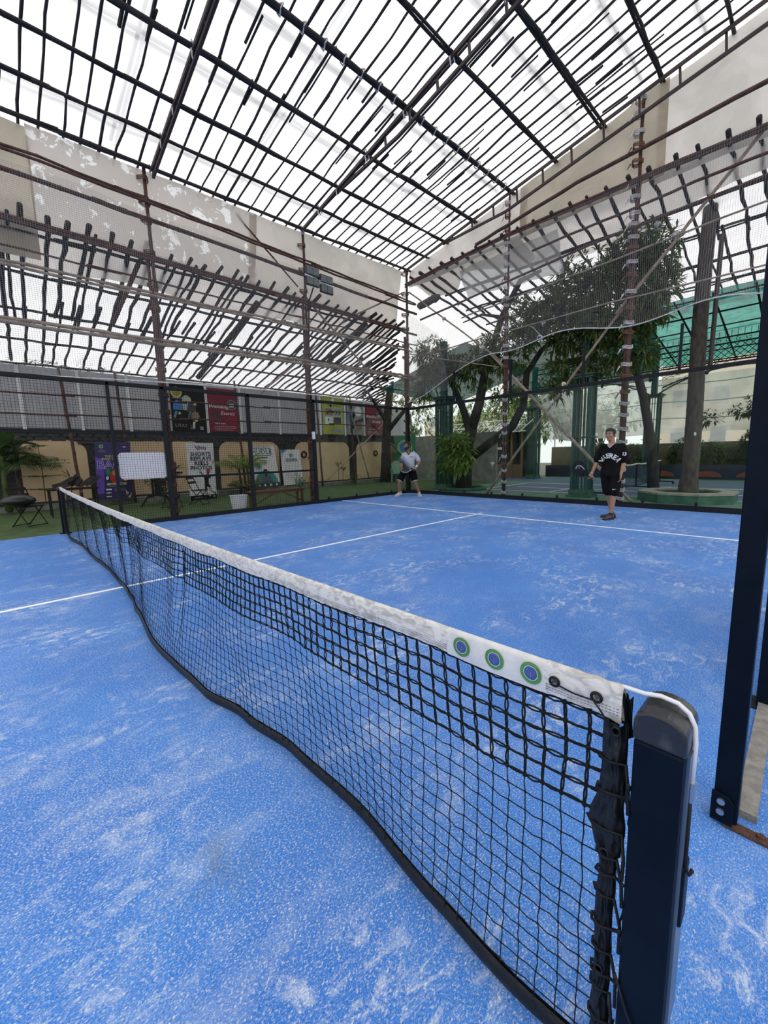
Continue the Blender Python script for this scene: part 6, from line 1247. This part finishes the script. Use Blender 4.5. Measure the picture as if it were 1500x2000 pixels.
rings(B, [(0, .04, .80, .16, .12), (0, .04, .9, .175, .13), (0, .01, 1.0, .17, .13), (0, -.02, 1.12, .175, .13), (.01, -.02, 1.22, .18, .125), (.01, .0, 1.31, .17, .10), (0, -.01, 1.37, .10, .08)]); limb(B, [(0, -.01, 1.33), (-.02, -.06, 1.50)], [.068, .06])
HM, sk_ = head(B, V3(-.03, -.08, 1.575), -.95, mb_, SKD, True, .05)
rem(B, 'body', SKD, mb_, .0062); face_parts(HM, sk_, mb_, True, SKD)
m, nt, N, L, Bp = new_mat('white to grey gradient polo cloth'); tc = N.new('ShaderNodeTexCoord'); sp_ = N.new('ShaderNodeSeparateXYZ'); L.new(tc.outputs['Object'], sp_.inputs[0]); r_ = N.new('ShaderNodeValToRGB')
ma = N.new('ShaderNodeMath'); ma.operation = 'MULTIPLY_ADD'; ma.inputs[1].default_value = 1.1; L.new(sp_.outputs['X'], ma.inputs[0]); L.new(sp_.outputs['Z'], ma.inputs[2]); mr = N.new('ShaderNodeMapRange'); mr.inputs[1].default_value = .8; mr.inputs[2].default_value = 1.35; L.new(ma.outputs[0], mr.inputs[0]); L.new(mr.outputs[0], r_.inputs[0])
r_.color_ramp.elements[0].position = .1; r_.color_ramp.elements[0].color = (.05, .06, .075, 1); r_.color_ramp.elements[1].position = .55; r_.color_ramp.elements[1].color = (.5, .52, .6, 1); L.new(r_.outputs[0], Bp.inputs['Base Color']); Bp.inputs['Roughness'].default_value = .8
s_ = MB(); rings(s_, [(0, .04, .83, .188, .145), (0, .03, .9, .186, .142), (0, 0, 1.02, .18, .138), (0, -.02, 1.14, .184, .14), (.01, -.02, 1.23, .19, .135), (.01, .0, 1.31, .178, .115), (0, -.005, 1.365, .12, .095), (0, -.01, 1.39, .085, .08)])
limb(s_, [sh + V3(.03, 0, .005), sh.lerp(el, .4), sh.lerp(el, .72)], [.068, .072, .077]); limb(s_, [sh2 + V3(-.03, 0, .005), sh2.lerp(el2, .4), sh2.lerp(el2, .72)], [.068, .073, .078]); shirt2 = rem(s_, 'polo_shirt', m, mb_, .009, 8, .009)
q = MB(); q.tube([(-.075, -.02, 1.40), (-.05, -.09, 1.375), (-.0, -.15, 1.30)], [.014, .016, .01], 7); q.tube([(.075, -.02, 1.40), (.05, -.09, 1.375), (-.0, -.15, 1.30)], [.014, .016, .01], 7); q.tube([(.075, -.02, 1.40), (.0, .075, 1.41), (-.075, -.02, 1.40)], .014, 7); q.build('collar', M_PBLK, mb_, smooth=True)
text(mb_, 'SPORT', M_PBLK, .035, (0, 0, 0), (1, 0, 0), (0, 0, 1), fn=lambda x, y: on_cloth(shirt2, .09 + x, 1.225 + y + .1 * x, .004), bold=.001)
q = MB(); q.prism([(-.04, -.135, 1.385), (-.0, -.155, 1.32), (.04, -.135, 1.385)], (0, .03, 0)); q.build('neckline_skin', SKD, mb_)
s_ = MB(); NB = mk('navy black shorts cloth', (.005, .006, .010), .85, spec=.12)
for a, b, g in ((hp, kn, -1), (hp2, kn2, 1)): limb(s_, [a + V3(0, 0, .03), a.lerp(b, .45), a.lerp(b, .80)], [.118, .112, .105])
rings(s_, [(0, .04, .76, .18, .14), (0, .04, .84, .19, .15), (0, .03, .92, .18, .14)]); rem(s_, 'shorts', NB, mb_, .009, 8, .006)
for a, b in ((hp, kn), (hp2, kn2)):
    dd_ = (b - a).normalized(); c_ = a.lerp(b, .80) + dd_ * .07; e1 = dd_.orthogonal().normalized(); e2 = dd_.cross(e1); q = MB(); q.tube([c_ + e1 * .088 * math.cos(2 * PI * k / 20) + e2 * .088 * math.sin(2 * PI * k / 20) for k in range(21)], .009, 6); q.build('hem_stripe', M_WHITE, mb_, smooth=True)
WS = mk('white sports shoe', (.6, .57, .5), .6, 0, (.5, .46, .4), 20); shoe(mb_, an + V3(0, 0, .012), (-.75, -.55), WS, M_WHITE, .28); shoe(mb_, an2 + V3(0, 0, -.012), (.25, -1), WS, M_WHITE)
for a_ in (an, an2): q = MB(); q.tube([a_ + V3(0, .0, -.02), a_ + V3(0, 0, .03)], .042, 12); q.build('sock', M_WHITE, mb_, smooth=True)
dd_ = (wr2 - el2).normalized(); q = MB(); q.tube([wr2 - dd_ * .085, wr2 - dd_ * .08, wr2 - dd_ * .01, wr2 - dd_ * .005], [.034, .039, .037, .032], 14); q.build('wristband', M_WHITE, mb_, smooth=True)
dd_ = (wr - el).normalized(); q = MB(); q.tube([wr - dd_ * .03, wr - dd_ * .005], [.034, .033], 14); q.build('watch', M_PBLK, mb_, smooth=True)
Rm = Matrix.Rotation(math.radians(43), 3, 'Z'); L2W = lambda p: Vector(mb_.location) + Rm @ (Vector(p) * 1.07)
racket(L2W((.20, -.26, .845)), Rm @ Vector((-.97, -.12, -.06)), Rm @ Vector((0.05, -.5, .86)), 'black and white padel racket held level across the waist of the bearded man', mk('black glossy racket face', (.02, .02, .023), .25), mk('white grey racket edge', (.35, .36, .38), .35), False)
